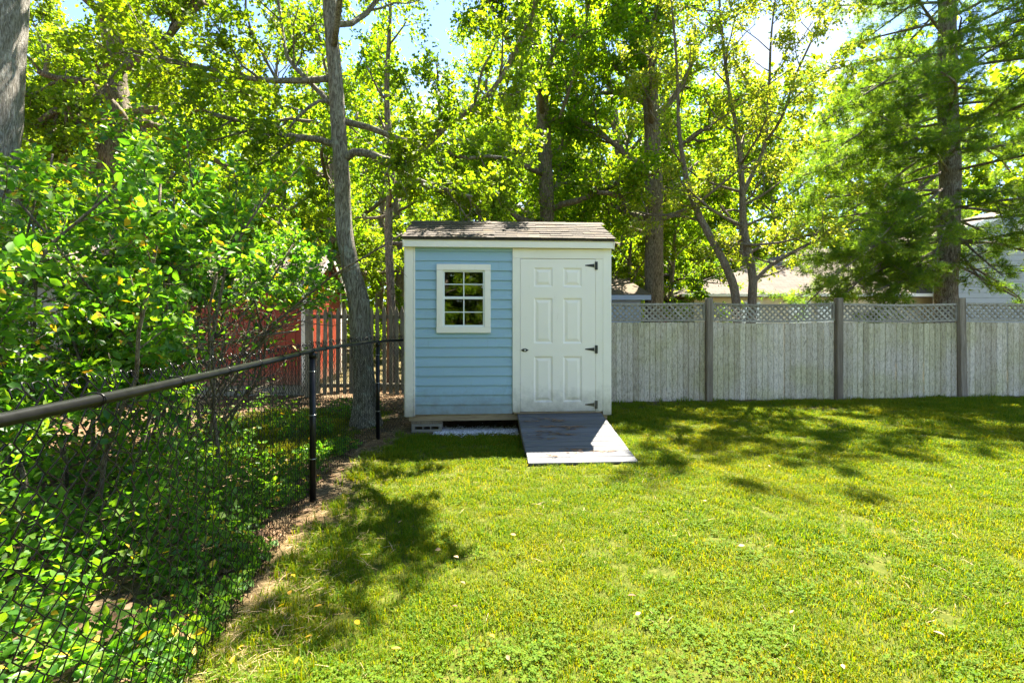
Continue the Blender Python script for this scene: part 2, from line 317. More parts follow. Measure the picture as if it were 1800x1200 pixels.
for k in range(18):
    z = ZB + k * .1265
    x0, x1 = -1.262, .044
    if z > 2.41: continue
    h = .142
    if z + .142 > wz0 + .04 and z < wz1 - .04:
        for a, c_ in ((x0, wx0 + .01), (wx1 - .01, x1)): link('siding_board', clapmesh(c_ - a), wall, ((a + c_) / 2, 0, z))
        if z < wz1 < z + .142: link('siding_board', clapcut(wx1 - wx0 - .021, wz1 - .03 - z, .142), wall, ((wx0 + wx1) / 2, 0, z))
        if z < wz0 < z + .142: link('siding_board', clapcut(wx1 - wx0 - .021, 0, wz0 + .03 - z), wall, ((wx0 + wx1) / 2, 0, z))
    else: link('siding_board', clapmesh(x1 - x0), wall, ((x0 + x1) / 2, 0, z))
for sgn, nm in ((-1, 'side_wall'), (1, 'side_wall')):
    sw = link(nm, pymesh([(sgn * HW, .0, ZB), (sgn * HW, DP, ZB), (sgn * HW, DP, 2.52), (sgn * HW, DP / 2, 2.90), (sgn * HW, 0, 2.52)], [(0, 1, 2, 3, 4)], 'dark_inside'), shed)
    for k in range(21):
        z = ZB + k * .1265; L = DP - .14
        if z + .142 > 2.52: L = (2.90 - z - .142) / (.38 / (DP / 2)) * 2
        if L < .15: continue
        link('siding_board', clapmesh(L), sw, (sgn * (HW + .002), DP / 2, z), (0, 0, sgn * math.pi / 2))
bk = link('back_wall', pymesh([(-HW, DP, ZB), (HW, DP, ZB), (HW, DP, 2.52), (-HW, DP, 2.52)], [(0, 1, 2, 3)], 'dark_inside'), shed)
for k in range(18): link('siding_board', clapmesh(2 * HW - .14), bk, (0, DP + .002, ZB + k * .1265), (0, 0, math.pi))
link('floor', box(2 * HW - .05, DP - .05, .02, 'dark_inside', 0), shed, (0, DP / 2, ZB + .012))
# corner boards, fascia, skid
for sx in (-1, 1):
    bx('corner_board', shed, min(sx * (HW + .012), sx * 1.262), max(sx * (HW + .012), sx * 1.262), -.032, -.004, .213, 2.455, 'white_paint')
    bx('corner_board', shed, min(sx * (HW + .030), sx * (HW + .006)), max(sx * (HW + .030), sx * (HW + .006)), -.001, .085, .213, 2.455, 'white_paint')
    bx('corner_board', shed, min(sx * (HW + .030), sx * (HW + .006)), max(sx * (HW + .030), sx * (HW + .006)), DP - .085, DP + .02, .213, 2.455, 'white_paint')
bx('inner_stop', shed, -1.2585, -1.238, -.028, -.003, .22, 2.44, 'white_paint')
bx('fascia', shed, -1.378, 1.392, -.105, -.082, 2.435, 2.545, 'white_paint'); bx('soffit', shed, -1.365, 1.38, -.080, -.002, 2.44, 2.452, 'white_paint')
bx('fascia', shed, -1.378, 1.392, DP + .082, DP + .105, 2.435, 2.545, 'white_paint')
bx('skid_beam', shed, -1.325, 1.33, .012, .10, .148, .240, 'treated_beam', .006); bx('skid_beam', shed, -1.325, 1.33, DP - .10, DP - .012, .148, .240, 'treated_beam', .006)
# roof
RX0, RX1 = -1.385, 1.400; slope = math.atan2(.41, DP / 2 + .12); RL = math.hypot(.41, DP / 2 + .12)
roof = link('roof', pymesh([(RX0, -.12, 2.545), (RX1, -.12, 2.545), (RX1, DP / 2, 2.955), (RX0, DP / 2, 2.955), (RX1, DP + .12, 2.545), (RX0, DP + .12, 2.545),
      (RX0, -.12, 2.525), (RX1, -.12, 2.525), (RX1, DP / 2, 2.935), (RX0, DP / 2, 2.935), (RX1, DP + .12, 2.525), (RX0, DP + .12, 2.525)],
      [(0, 1, 2, 3), (3, 2, 4, 5), (9, 8, 7, 6), (11, 10, 8, 9), (0, 6, 7, 1), (5, 4, 10, 11), (1, 7, 8, 2), (0, 3, 9, 6), (2, 8, 10, 4), (3, 5, 11, 9)], 'roof_shingle'), shed)
for sx in (RX0 - .001, RX1 - .019):
    for s_ in (-1, 1):
        ln = RL - .02; link('rake_board', box(.02, ln, .10, 'white_paint'), roof, (sx + .01, DP / 2 + s_ * (DP / 2 + .12) / 2, 2.745 - .075), (-s_ * slope, 0, 0))
shing = [pymesh([(-w/2, 0, .002), (w/2, 0, .002), (w/2, .165, .0), (-w/2, .165, .0), (-w/2, 0, .019), (w/2, 0, .019), (w/2, .165, .004), (-w/2, .165, .004)],
        [(4, 5, 6, 7), (0, 1, 5, 4), (1, 2, 6, 5), (3, 0, 4, 7), (2, 3, 7, 6)], 'roof_shingle') for w in (.297, .14, .19, .235)]
for s_ in (0, 1):
    for r_ in range(8):
        v0 = -.012 + r_ * .128
        x = RX0 - .01 - (.15 if r_ % 2 else 0) + rnd.uniform(-.02, .02)
        while x < RX1:
            w, mi = .30, 0
            a, e = max(x, RX0 - .012), min(x + w, RX1 + .012)
            if e - a > .04:
                wid = e - a; sc_ = ((wid - .003) / .297, 1, 1)
                cx = (a + e) / 2; yy = -.12 + v0 * math.cos(slope); zz = 2.549 + v0 * math.sin(slope) + rnd.uniform(0, .006)
                if s_ == 0: link('shingle', shing[0], roof, (cx, yy, zz), (slope + .02 + rnd.uniform(-.006, .006), 0, rnd.uniform(-.004, .004)), sc_)
                else: link('shingle', shing[0], roof, (cx, DP - yy, zz), (slope + .02, 0, math.pi + .0), sc_)
            x += w
for k in range(10):
    x = RX0 + .145 + k * .285
    link('ridge_cap', pymesh([(-.15, -.13, -.052), (.15, -.13, -.048), (.15, 0, .012), (-.15, 0, .008), (.15, .13, -.048), (-.15, .13, -.052)], [(0, 1, 2, 3), (3, 2, 4, 5)], 'roof_shingle') if k == 0 else bpy.data.objects['ridge_cap'].data, roof, (x, DP / 2, 2.968 + .002 * (k % 2)))
# window
win = link('window', box(wx1 - wx0 - .14, .03, .035, 'sash_white'), shed, ((wx0 + wx1) / 2, -.010, (wz0 + wz1) / 2 + .01)); WO = win.location.copy()
def wbx(nm, x0, x1, y0, y1, z0, z1, mt='white_paint', bev=.003): o = bx(nm, win, x0, x1, y0, y1, z0, z1, mt, bev); o.location = o.location - WO; return o
ci = .080
wbx('casing', wx0, wx0 + ci, -.048, -.019, wz0 + ci + .001, wz1 - ci - .001); wbx('casing', wx1 - ci, wx1, -.048, -.019, wz0 + ci + .001, wz1 - ci - .001)
wbx('casing', wx0, wx1, -.049, -.019, wz1 - ci, wz1); wbx('sill', wx0 - .002, wx1 + .002, -.054, -.019, wz0, wz0 + ci)
gx0, gx1, g0, g1 = wx0 + ci, wx1 - ci, wz0 + ci, wz1 - ci
for a, c_ in ((gx0, gx0 + .022), (gx1 - .022, gx1)): wbx('sash', a, c_, -.026, .012, g0, g1, 'sash_white')
wbx('sash', gx0 + .0225, gx1 - .0225, -.026, .012, g0, g0 + .024, 'sash_white'); wbx('sash', gx0 + .0225, gx1 - .0225, -.026, .012, g1 - .022, g1, 'sash_white')
mz = (g0 + g1) / 2 + .01; ix0, ix1 = gx0 + .0225, gx1 - .0225; mxx = (ix0 + ix1) / 2
for zz0, zz1, yo in ((g0 + .024, mz - .0175, .004), (mz + .0175, g1 - .022, -.006)):
    zm = (zz0 + zz1) / 2
    wbx('muntin', mxx - .007, mxx + .007, yo - .010, yo - .001, zz0, zz1, 'sash_white', .002)
    wbx('muntin', ix0, mxx - .0075, yo - .009, yo - .001, zm - .006, zm + .006, 'sash_white', .002); wbx('muntin', mxx + .0075, ix1, yo - .009, yo - .001, zm - .006, zm + .006, 'sash_white', .002)
    for xa, xb in ((ix0, mxx - .0075), (mxx + .0075, ix1)):
        for za, zb in ((zz0, zm - .006), (zm + .006, zz1)):
            o = link('pane', pymesh([(xa, 0, za), (xb, 0, za), (xb, 0, zb), (xa, 0, zb)], [(0, 1, 2, 3)], 'window_glass'), win, Vector((0, yo, 0)) - WO)
            o.rotation_euler = (0, 0, 0)
# door
DX0, DX1, DZ0, DZ1 = .150, 1.158, .268, 2.298
bx('door_casing', shed, .045, DX0 - .004, -.036, .0, .262, DZ1 + .005, 'white_paint'); bx('door_casing', shed, .045, 1.262, -.037, .0, DZ1 + .006, 2.434, 'white_paint')
bx('door_casing', shed, DX1 + .004, 1.2615, -.030, .0, .262, DZ1 + .005, 'white_paint'); bx('threshold', shed, .06, 1.24, -.03, .03, .2405, .2615, 'treated_beam')
DWd, DHt = DX1 - DX0, DZ1 - DZ0
pxs = [(.180, .432), (.572, .826)]; pzs = [(.125, .735), (.905, 1.51), (1.66, 1.915)]
gxs = [0, *pxs[0], *pxs[1], DWd]; gzs = [0, *pzs[0], *pzs[1], *pzs[2], DHt]
Vd, Fd = [], []
for z in gzs:
    for x in gxs: Vd.append((x, 0, z))
n6 = len(gxs)
for j in range(len(gzs) - 1):
    for i in range(n6 - 1):
        if i in (1, 3) and j in (1, 3, 5): continue
        Fd.append((j * n6 + i, j * n6 + i + 1, (j + 1) * n6 + i + 1, (j + 1) * n6 + i))
q = len(Vd); Vd += [(0, 0, 0), (DWd, 0, 0), (DWd, 0, DHt), (0, 0, DHt), (0, .04, 0), (DWd, .04, 0), (DWd, .04, DHt), (0, .04, DHt)]
Fd += [(q, q + 4, q + 5, q + 1), (q + 1, q + 5, q + 6, q + 2), (q + 2, q + 6, q + 7, q + 3), (q + 3, q + 7, q + 4, q), (q + 4, q + 7, q + 6, q + 5)]
door = link('door', pymesh(Vd, Fd, 'door_paint'), shed, (DX0, -.034, DZ0))
for (xa, xb) in pxs:
    for (za, zb) in pzs:
        rings = [(0, 0), (.008, .006), (.020, .013), (.030, .013), (.062, .003)]; Vp, Fp = [], []
        for ins, dp in rings: Vp += [(xa + ins, dp, za + ins), (xb - ins, dp, za + ins), (xb - ins, dp, zb - ins), (xa + ins, dp, zb - ins)]
        for r_ in range(4):
            for k in range(4): Fp.append((r_ * 4 + k, r_ * 4 + (k + 1) % 4, r_ * 4 + 4 + (k + 1) % 4, r_ * 4 + 4 + k))
        Fp.append((16, 17, 18, 19)); link('panel', pymesh(Vp, Fp, 'door_paint'), door)
def prism(poly, y0, y1, mat):
    n = len(poly); return pymesh([(x, y0, z) for x, z in poly] + [(x, y1, z) for x, z in poly],
        [tuple(range(n)), tuple(reversed(range(n, 2 * n)))] + [((i + 1) % n, i, n + i, n + (i + 1) % n) for i in range(n)], mat)
strap = prism([(-.135, -.003), (-.01, -.024), (-.01, .024), (-.135, .010)], -.004, 0, 'black_metal')
plate = prism([(-.010, -.054), (.026, -.054), (.026, .054), (-.010, .054)], -.007, 0, 'black_metal')
for z in (.085, .825, 1.945):
    h = link('hinge', strap, door, (DWd - .004, -.0015, z)); link('hinge_plate', plate, h, (.008, -.001, 0)); 
    link('hinge_pin', tubes_mesh([([Vector((0, 0, -.052)), Vector((0, 0, .052))], [.006, .006], 8)], 'black_metal'), h, (.003, -.010, 0))
hd = link('handle', prism([(-.052, 0), (-.03, .013), (-.012, .022), (.012, .022), (.03, .013), (.052, 0), (.03, -.013), (.012, -.022), (-.012, -.022), (-.03, -.013)], -.007, 0, 'black_metal'), door, (.058, -.001, .818))
bm = bmesh.new(); bmesh.ops.create_uvsphere(bm, u_segments=12, v_segments=8, radius=.014); km = bpy.data.meshes.new('k'); bm.to_mesh(km); bm.free(); km.materials.append(M['steel']); km.shade_smooth()
link('knob', km, hd, (0, -.017, 0))

# concrete block with cores, its plank shim, gravel
blk = empty('concrete_block', shed.matrix_basis @ Vector((-1.09, .10, 0)), 'grey hollow concrete block under the left front corner of the blue shed', 'block', rz=SR)
hol = [(-.155, -.055), (-.045, .045), (.055, .155)]
for z0, z1 in ((0, .035), (.075, .108)): bx('shell', blk, -.20, .20, -.09, .10, z0, z1, 'concrete', .004)
for a, c_ in ((-.20, -.155), (-.055, -.045), (.045, .055), (.155, .20)): bx('web', blk, a, c_, -.089, .099, .0355, .0745, 'concrete', .002)
bx('shim_board', blk, -.205, .205, -.085, .10, .1085, .1475, 'fence_post', .003)
blk2 = empty('concrete_block', shed.matrix_basis @ Vector((1.10, .14, 0)), 'grey concrete block under the blue shed behind the ramp', 'block', rz=SR)
bx('body', blk2, -.19, .19, -.09, .10, 0, .108, 'concrete', .004); bx('shim_board', blk2, -.19, .19, -.085, .10, .1085, .1475, 'fence_post', .003)
N = 2600; gp = np.stack([rng.uniform(-1.0, .12, N), rng.normal(.05, .12, N), np.zeros(N)], 1); gp[:, 0] = np.where(rng.random(N) < .25, rng.uniform(-.9, -.3, N), gp[:, 0])
mw = np.array(shed.matrix_basis)[:3, :3]; gp = gp @ mw.T + np.array(shed.location); gp[:, 2] = .006
T_STONE = ([(.5, 0, 0), (0, .5, .05), (-.5, 0, 0), (0, -.45, 0), (.1, .05, .38), (-.15, 0, .3)], [(0, 1, 4), (1, 2, 5), (1, 5, 4), (2, 3, 5), (3, 4, 5), (3, 0, 4)])
dd = np.stack([rng.normal(size=N), rng.normal(size=N), np.zeros(N)], 1)
tag(link('gravel', leaf_mesh(gp, dd, rng.uniform(.012, .032, N), T_STONE, 'gravel', rng, 3)), 'pale grey gravel spread under the front edge of the blue shed', 'gravel', kind='stuff')

# ------------------------------------------------------------------ ramp
ramp = empty('ramp', shed.matrix_basis @ Vector((.672, -.045, 0)), 'grey wooden plank ramp sloping from the shed door to the lawn', 'ramp', rz=SR)
RLn, RH = 1.555, .232; ra = math.atan2(RH - .02, RLn); nb = 11; bw = RLn / math.cos(ra) / nb
for k in range(nb):
    s_ = (k + .5) * bw
    link('plank', box(1.125 + rnd.uniform(-.004, .004), bw - .010, .024, 'ramp_board', .004), ramp, (rnd.uniform(-.003, .003), -s_ * math.cos(ra), RH - s_ * math.sin(ra)), (ra, 0, rnd.uniform(-.002, .002)))
for x in (-.535, 0, .535):
    L = RLn / math.cos(ra); pf = [(0, RH - .014), (0, RH - .10), (-RLn * .62, .0), (-RLn + .02, .0), (-RLn + .02, .008)]
    o = link('stringer', pymesh([(x - .019, a, c_) for a, c_ in pf] + [(x + .019, a, c_) for a, c_ in pf], [(0, 1, 2, 3, 4), (9, 8, 7, 6, 5)] + [((i + 1) % 5, i, 5 + i, 5 + (i + 1) % 5) for i in range(5)], 'fence_post'), ramp)
# pine straw lying on the ramp
for k in range(16):
    u, w = rnd.uniform(-.48, .5), rnd.uniform(.08, .95) if k < 12 else rnd.uniform(1.2, 1.5); n = rnd.randint(12, 34)
    base = ramp.matrix_basis @ Vector((u, -w, RH - w * math.tan(ra) + .017))
    a0 = rnd.uniform(-.5, .5); pp, dv = [], []
    for j in range(n):
        a = a0 + rnd.gauss(0, .5) + (math.pi if rnd.random() < .5 else 0); pp.append((rnd.gauss(0, .07), rnd.gauss(0, .022), rnd.uniform(.0, .006))); dv.append((math.cos(a), math.sin(a) * .6, rnd.uniform(-.02, .05)))
    T_STR = ([(-.045, 0, 0), (.045, 0, 0), (.04, .5, .05), (0, 1, 0), (-.04, .5, .05)], [(0, 1, 2, 4), (4, 2, 3)])
    o = link('pine_straw_clump', leaf_mesh(pp, dv, np.array([rnd.uniform(.04, .10) for _ in range(n)]), T_STR, 'brown_leaf', rng, 2), None, base, (0, 0, 0))
    tag(o, 'small clump of dry brown pine straw lying on the grey ramp', 'debris', 'pine straw on the ramp')

# ------------------------------------------------------------------ board fence with lattice top
FY = 8.92
fence = empty('board_fence', (4, FY, 0), 'weathered whitewashed board fence with lattice top and square posts', 'fence'); FO = fence.location.copy()
def fp(nm, me, loc, rot=(0, 0, 0), scale=None): return link(nm, me, fence, Vector(loc) - FO, rot, scale)
fposts = [P(x, 571, FY).x for x in (1008, 1245, 1472, 1687)]; fposts.append(fposts[-1] + 2.36)
ptilt = [0, 0, 0, -.018, 0]
bmesh_board = [box(.1005 + w, .030, 1.0, 'fence_board', .0115) for w in (.0015, .003, .0045)]
slat_len = .44
slat = box(.034, .008, slat_len, 'lattice_wood', .002)
for i in range(4):
    xa, xb = fposts[i] + .062, fposts[i + 1] - .062; ztop = [1.83, 1.83, 1.82, 1.83][i]; za = [1.50, 1.50, 1.49, 1.50][i]
    sag = [.012, .03, .02, .015][i]
    n = int(round((xb - xa) / .102)); w = (xb - xa) / n
    for k in range(n):
        x = xa + (k + .5) * w; t = k / n; g0_ = gz(x, FY) - .02 + rnd.uniform(0, .025); h = za - .02 - sag * math.sin(math.pi * t) - g0_
        fp('board', bmesh_board[rnd.randrange(3)], (x, FY + rnd.uniform(-.008, .008), g0_ + h / 2), (rnd.uniform(-.004, .004), rnd.gauss(0, .0008), rnd.gauss(0, .03)), (w / .102, 1, h))
    L = xb - xa; ns = 8
    def curved(z0, hh, dpt, nm, y, mt='lattice_wood'):
        Vc, Fc = [], []
        for j in range(ns + 1):
            t = j / ns; zz = z0 - sag * math.sin(math.pi * t); x = xa + L * t
            Vc += [(x, y - dpt / 2, zz), (x, y + dpt / 2, zz), (x, y + dpt / 2, zz + hh), (x, y - dpt / 2, zz + hh)]
        for j in range(ns):
            for a in range(4): Fc.append((j * 4 + a, j * 4 + (a + 1) % 4, j * 4 + 4 + (a + 1) % 4, j * 4 + 4 + a)[::-1])
        Fc += [(0, 1, 2, 3), (ns * 4 + 3, ns * 4 + 2, ns * 4 + 1, ns * 4)]
        o = link(nm, pymesh([Vector(v) - FO for v in Vc], Fc, mt), fence); return o
    curved(ztop - .035, .035, .055, 'top_rail', FY); curved(za - .005, .04, .055, 'lattice_rail', FY); curved(za - .9, .07, .04, 'back_rail', FY + .045, 'fence_post'); curved(.30, .07, .04, 'back_rail', FY + .045, 'fence_post')
    for x in (xa + .02, xb - .02): fp('lattice_stile', box(.035, .05, .262, 'lattice_wood'), (x, FY, (ztop + za) / 2 - .0))
    m = int(L / .106)
    H = ztop - za - .085
    for d_ in (-1, 1):
        for k in range(-2, m + 3):
            xc = xa + k * .106 + .04 + (.053 if d_ > 0 else 0); x0, x1 = xc - H / 2, xc + H / 2; lo = max(x0, xa + .04); hi = min(x1, xb - .04)
            if hi - lo < .05: continue
            cxm = (lo + hi) / 2; t = (cxm - xa) / L; frac = (hi - lo) / H
            zc = za + .040 + H / 2 + d_ * (cxm - xc) - sag * math.sin(math.pi * t) + .004
            fp('lattice_slat', slat, (cxm, FY + d_ * .0045, zc), (0, d_ * math.pi / 4, 0), (1, 1, frac * (H + .03) * 1.414 / slat_len))
for i, x in enumerate(fposts):
    g_ = gz(x, FY); h = 1.935 - g_
    fp('post', box(.112, .112, 1.0, 'fence_post', .006), (x, FY - .03, g_ + h / 2 - .02), (0, ptilt[i], rnd.uniform(-.03, .03)), (1, 1, h))

# ------------------------------------------------------------------ picket fence
pk = prism([(-.036, 0), (.036, 0), (.036, .90), (.041, .92), (.022, .965), (0, 1), (-.022, .965), (-.041, .92), (-.036, .90)], -.010, .010, 'picket_wood')
def picket_run(label, x0, x1, y, ztop, mat_post=True):
    pf = empty('picket_fence', ((x0 + x1) / 2, y, 0), label, 'fence'); o0 = pf.location.copy(); n = int((x1 - x0) / .128)
    for k in range(n):
        x = x0 + .12 + k * .128; link('picket', pk, pf, Vector((x + rnd.gauss(0, .004), y - .03, .07 + rnd.uniform(0, .02))) - o0, (0, rnd.gauss(0, .008), 0), (1, 1, ztop - .08 + rnd.uniform(-.015, .015)))
    for z in (.24, ztop - .20): link('rail', box(x1 - x0, .04, .08, 'picket_wood'), pf, Vector(((x0 + x1) / 2, y, z)) - o0)
    xx = x0 + .02
    while xx < x1:
        link('post', box(.12, .10, ztop + .02, 'picket_wood', .008), pf, Vector((xx, y + .075, (ztop + .02) / 2)) - o0); xx += 2.4
picket_run('tall brown picket fence with pointed tops between the red shed and blue shed', -4.02, -.1, 9.45, 1.78)
picket_run('short run of picket fence beside the white house', -11.6, -7.35, 9.9, 1.05)

# ------------------------------------------------------------------ red shed
rs = empty('red_shed', (-5.72, 9.55, 0), 'red painted wooden shed with white corner trim and tan roof behind the shrubs', 'shed', rz=math.radians(6))
RW, RD = 1.6, 2.7
def rb(nm, *a, **k): return bx(nm, rs, *a, **k)
rb('foundation', -RW + .03, RW - .03, .03, RD - .03, 0, .22, 'concrete', .01)
wf = rb('front_wall', -RW, RW, .0, .04, .221, 2.22, 'red_paint', 0)
for k in range(16): link('board', box(.194, .016, 1.99, 'red_paint', .004), wf, Vector((-RW + .1 + k * .2, -.009, 1.222)) - wf.location)
rw = link('gable_wall', pymesh([(RW - .04, 0.041, .221), (RW, 0.041, .221), (RW, RD, .221), (RW - .04, RD, .221), (RW - .04, 0.041, 2.2), (RW, 0.041, 2.2), (RW, RD, 2.2), (RW - .04, RD, 2.2), (RW - .04, RD / 2, 2.92), (RW, RD / 2, 2.92)],
    [(1, 2, 6, 9, 5), (0, 4, 8, 7, 3), (0, 1, 5, 4), (2, 3, 7, 6)], 'red_paint'), rs)
for k in range(13):
    yc = .045 + .1 + k * .2; top = 2.2 + .72 * (1 - abs(yc - RD / 2) / (RD / 2)) - .09
    link('board', box(.016, .194, 1.0, 'red_paint', .004), rw, (RW + .009, yc, (.221 + top) / 2), scale=(1, 1, top - .221))
link('gable_wall', pymesh([(-RW, 0.041, .221), (-RW, RD, .221), (-RW, RD, 2.2), (-RW, RD / 2, 2.92), (-RW, 0.041, 2.2)], [(0, 4, 3, 2, 1)], 'red_paint'), rs)
rb('back_wall', -RW, RW, RD - .04, RD - .001, .221, 2.22, 'red_paint', 0)
for sx in (-1, 1):
    rb('corner_trim', min(sx * (RW + .022), sx * (RW - .09)), max(sx * (RW + .022), sx * (RW - .09)), -.045, -.018, .2, 2.22, 'white_paint'); rb('corner_trim', min(sx * (RW + .02), sx * (RW + .045)), max(sx * (RW + .02), sx * (RW + .045)), -.02, .08, .2, 2.22, 'white_paint')
rb('corner_trim', RW + .02, RW + .045, RD - .1, RD + .01, .2, 2.22, 'white_paint')
rb('fascia', -RW - .12, RW + .12, -.16, -.135, 2.12, 2.22, 'white_paint')
rsl = math.atan2(.80, RD / 2 + .15); rl = math.hypot(.80, RD / 2 + .15)
for s_ in (-1, 1):
    o = link('roof', box(2 * RW + .3, rl, .03, 'tan_shingle', 0), rs, (0, RD / 2 + s_ * (RD / 2 + .15) / 2, 2.60), (-s_ * rsl, 0, 0))
    link('rake_trim', box(.025, rl - .01, .10, 'white_paint'), rs, (RW + .155, RD / 2 + s_ * (RD / 2 + .15) / 2, 2.565), (-s_ * rsl, 0, 0))

# ------------------------------------------------------------------ white house on the left
wh = empty('white_house', (-15.3, 14.5, 0), 'white clapboard house behind the shrubs on the far side of the red shed', 'house')
bx('wall', wh, -2.5, 2.5, -3.0, 5.0, 0, 2.9, 'white_house', 0)
for k in range(18): bx('siding_board', wh, 2.501, 2.520, -3.0, 5.0, .3 + k * .145, .3 + k * .145 + .139, 'white_house', .003)
for k in range(18): bx('siding_board', wh, -2.4, 2.52, -3.02, -3.001, .3 + k * .145, .3 + k * .145 + .139, 'white_house', .003)
for s_ in (-1, 1): link('roof', box(3.35, 8.6, .12, 'tan_shingle', 0), wh, (s_ * 1.38, 1.0, 3.5), (0, s_ * math.radians(27), 0))
link('gable', pymesh([(-2.5, -3.0, 2.9), (2.5, -3.0, 2.9), (0, -3.0, 4.1)], [(0, 1, 2)], 'white_house'), wh)
for y0 in (-.9, 2.4):
    w_ = bx('window', wh, 2.522, 2.56, y0, y0 + .95, 1.0, 2.25, 'white_house', .01); bx('pane', w_, .021, .024, -.38, .38, -.55, .55, 'window_glass', 0)

# ------------------------------------------------------------------ neighbour house behind the fence on the right
nh = empty('ranch_house', (15, 20.5, 0), 'cream neighbouring house with broad tan hip roof beyond the fence', 'house'); o0 = nh.location.copy()
def hx(nm, x0, x1, y0, y1, z0, z1, mt, bev=.005, par=None): o = bx(nm, par or nh, x0, x1, y0, y1, z0, z1, mt, bev); o.location = o.location - (par.location if par else Vector()) - o0; return o
hx('wall', 6.6, 22, 17.5, 25, 0, 2.45, 'cream_paint', 0)
rv = [(6.0, 17.0, 2.50), (23, 17.0, 2.50), (23, 25.5, 2.50), (6.0, 25.5, 2.50), (12.6, 21.2, 4.78), (19, 21.2, 4.78)]
rv2 = [Vector(v) - o0 for v in rv] + [Vector((v[0], v[1], v[2] - .10)) - o0 for v in rv[:4]]
hr = link('roof', pymesh(rv2, [(0, 1, 5, 4), (1, 2, 5), (2, 3, 4, 5), (3, 0, 4), (6, 7, 1, 0), (7, 8, 2, 1), (8, 9, 3, 2), (9, 6, 0, 3), (9, 8, 7, 6)], 'tan_shingle'), nh)
hx('gutter', 5.95, 22.9, 16.90, 16.99, 2.41, 2.52, 'sash_white')
for x0 in (8.2, 10.0, 11.0):
    w_ = hx('window', x0, x0 + .8, 17.45, 17.49, 1.2, 2.3, 'sash_white'); link('pane', pymesh([(-.33, -.0225, -.48), (.33, -.0225, -.48), (.33, -.0225, .48), (-.33, -.0225, .48)], [(0, 1, 2, 3)], 'window_glass'), w_)
# raised gable wing
hx('wing_wall', 14.7, 19.7, 16.4, 16.9, 0, 4.45, 'grey_siding', 0)
for k in range(20): hx('siding_board', 14.69, 19.71, 16.375, 16.397, .9 + k * .18, .9 + k * .18 + .172, 'grey_siding', .003)
link('wing_gable', pymesh([Vector(v) - o0 for v in [(14.7, 16.39, 4.45), (19.7, 16.39, 4.45), (17.2, 16.39, 5.35)]], [(0, 1, 2)], 'blue_grey'), nh)
for s_ in (-1, 1):
    link('wing_roof', box(2.85, 5.5, .1, 'tan_shingle', 0), nh, Vector((17.2 + s_ * 1.32, 18.85, 4.93)) - o0, (0, s_ * math.radians(19.8), 0))
    link('rake_trim', box(2.82, .05, .16, 'sash_white'), nh, Vector((17.2 + s_ * 1.32, 16.07, 4.90)) - o0, (0, s_ * math.radians(19.8), 0))
vt = hx('gable_vent', 16.95, 17.55, 16.33, 16.37, 4.42, 4.98, 'sash_white')
for k in range(6): link('louver', box(.5, .02, .06, 'sash_white'), vt, (0, -.03, -.22 + k * .085), (.6, 0, 0))

ns_ = empty('neighbour_shed', (2.1, 12.2, 0), 'small grey shed with brown shingle roof and pale fascia beyond the lattice', 'shed')
bx('wall', ns_, -1.15, 1.15, 0, 2, 0, 2.05, 'blue_grey', 0); bx('fascia', ns_, -1.35, 1.35, -.22, -.19, 2.04, 2.16, 'blue_grey')
link('roof', pymesh([(-1.4, -.22, 2.165), (1.4, -.22, 2.165), (1.4, 2.2, 2.165), (-1.4, 2.2, 2.165), (-.9, 1, 2.68), (1.0, 1, 2.68)], [(0, 1, 5, 4), (1, 2, 5), (2, 3, 4, 5), (3, 0, 4), (3, 2, 1, 0)], 'brown_shingle'), ns_)

# ------------------------------------------------------------------ chain link fence
cl = empty('chain_link_fence', (-1.60, 3.88, 0), 'black vinyl chain link fence with round top rail and posts along the lawn', 'fence'); co = cl.location.copy()
FP = [Vector((x, y, 0)) for x, y in FENCE]
def catm(pts, n):
    out = []
    for i in range(len(pts) - 1):
        p0, p1, p2, p3 = pts[max(i - 1, 0)], pts[i], pts[i + 1], pts[min(i + 2, len(pts) - 1)]
        for j in range(n):
            t = j / n; out.append(.5 * ((2 * p1) + (p2 - p0) * t + (2 * p0 - 5 * p1 + 4 * p2 - p3) * t * t + (3 * p1 - p0 - 3 * p2 + p3) * t ** 3))
    return out + [pts[-1]]
FC = catm(FP, 10); TOPZ = 1.215
arc = [0.0]
for a, c_ in zip(FC, FC[1:]): arc.append(arc[-1] + (c_ - a).length)
def at_arc(s):
    i = int(np.searchsorted(arc, s)) - 1; i = max(0, min(i, len(FC) - 2)); t = (s - arc[i]) / (arc[i + 1] - arc[i]); d = (FC[i + 1] - FC[i]).normalized()
    return FC[i].lerp(FC[i + 1], t), d
link('top_rail', tubes_mesh([([p + Vector((0, 0, TOPZ)) for p in FC], [.0165] * len(FC), 14)], 'fence_vinyl', co), cl)
def nearest_arc(y): return float(np.interp(y, [p.y for p in FC], arc))
for y, r_ in ((-1.0, .026), (1.35 - 2.0, .0), (3.88, .026), (6.02, .024)):
    if r_ == 0: continue
    p, d = at_arc(nearest_arc(y)); pb = p - Vector((0, 0, .05))
    o = link('post', tubes_mesh([([pb, p + Vector((0, 0, TOPZ - .03))], [r_, r_], 16)], 'fence_vinyl', co), cl)
    link('loop_cap', tubes_mesh([([p + Vector((0, 0, TOPZ - .06)), p + Vector((0, 0, TOPZ - .028)), p + Vector((0, 0, TOPZ - .012))], [r_ + .004, r_ + .004, .02], 16), ([p + Vector((0, 0, TOPZ)) - d * .022, p + Vector((0, 0, TOPZ)) + d * .022], [.0205, .0205], 14)], 'fence_vinyl', co), o)
    for z in (.35, .7, 1.05): link('tie_band', tubes_mesh([([p + Vector((math.cos(a) * (r_ + .003), math.sin(a) * (r_ + .003), z)) for a in np.linspace(0, 2 * math.pi, 13)], [.0022] * 13, 4)], 'steel', co), o)
DG = .070; wp = []
zz = .03; k = 0
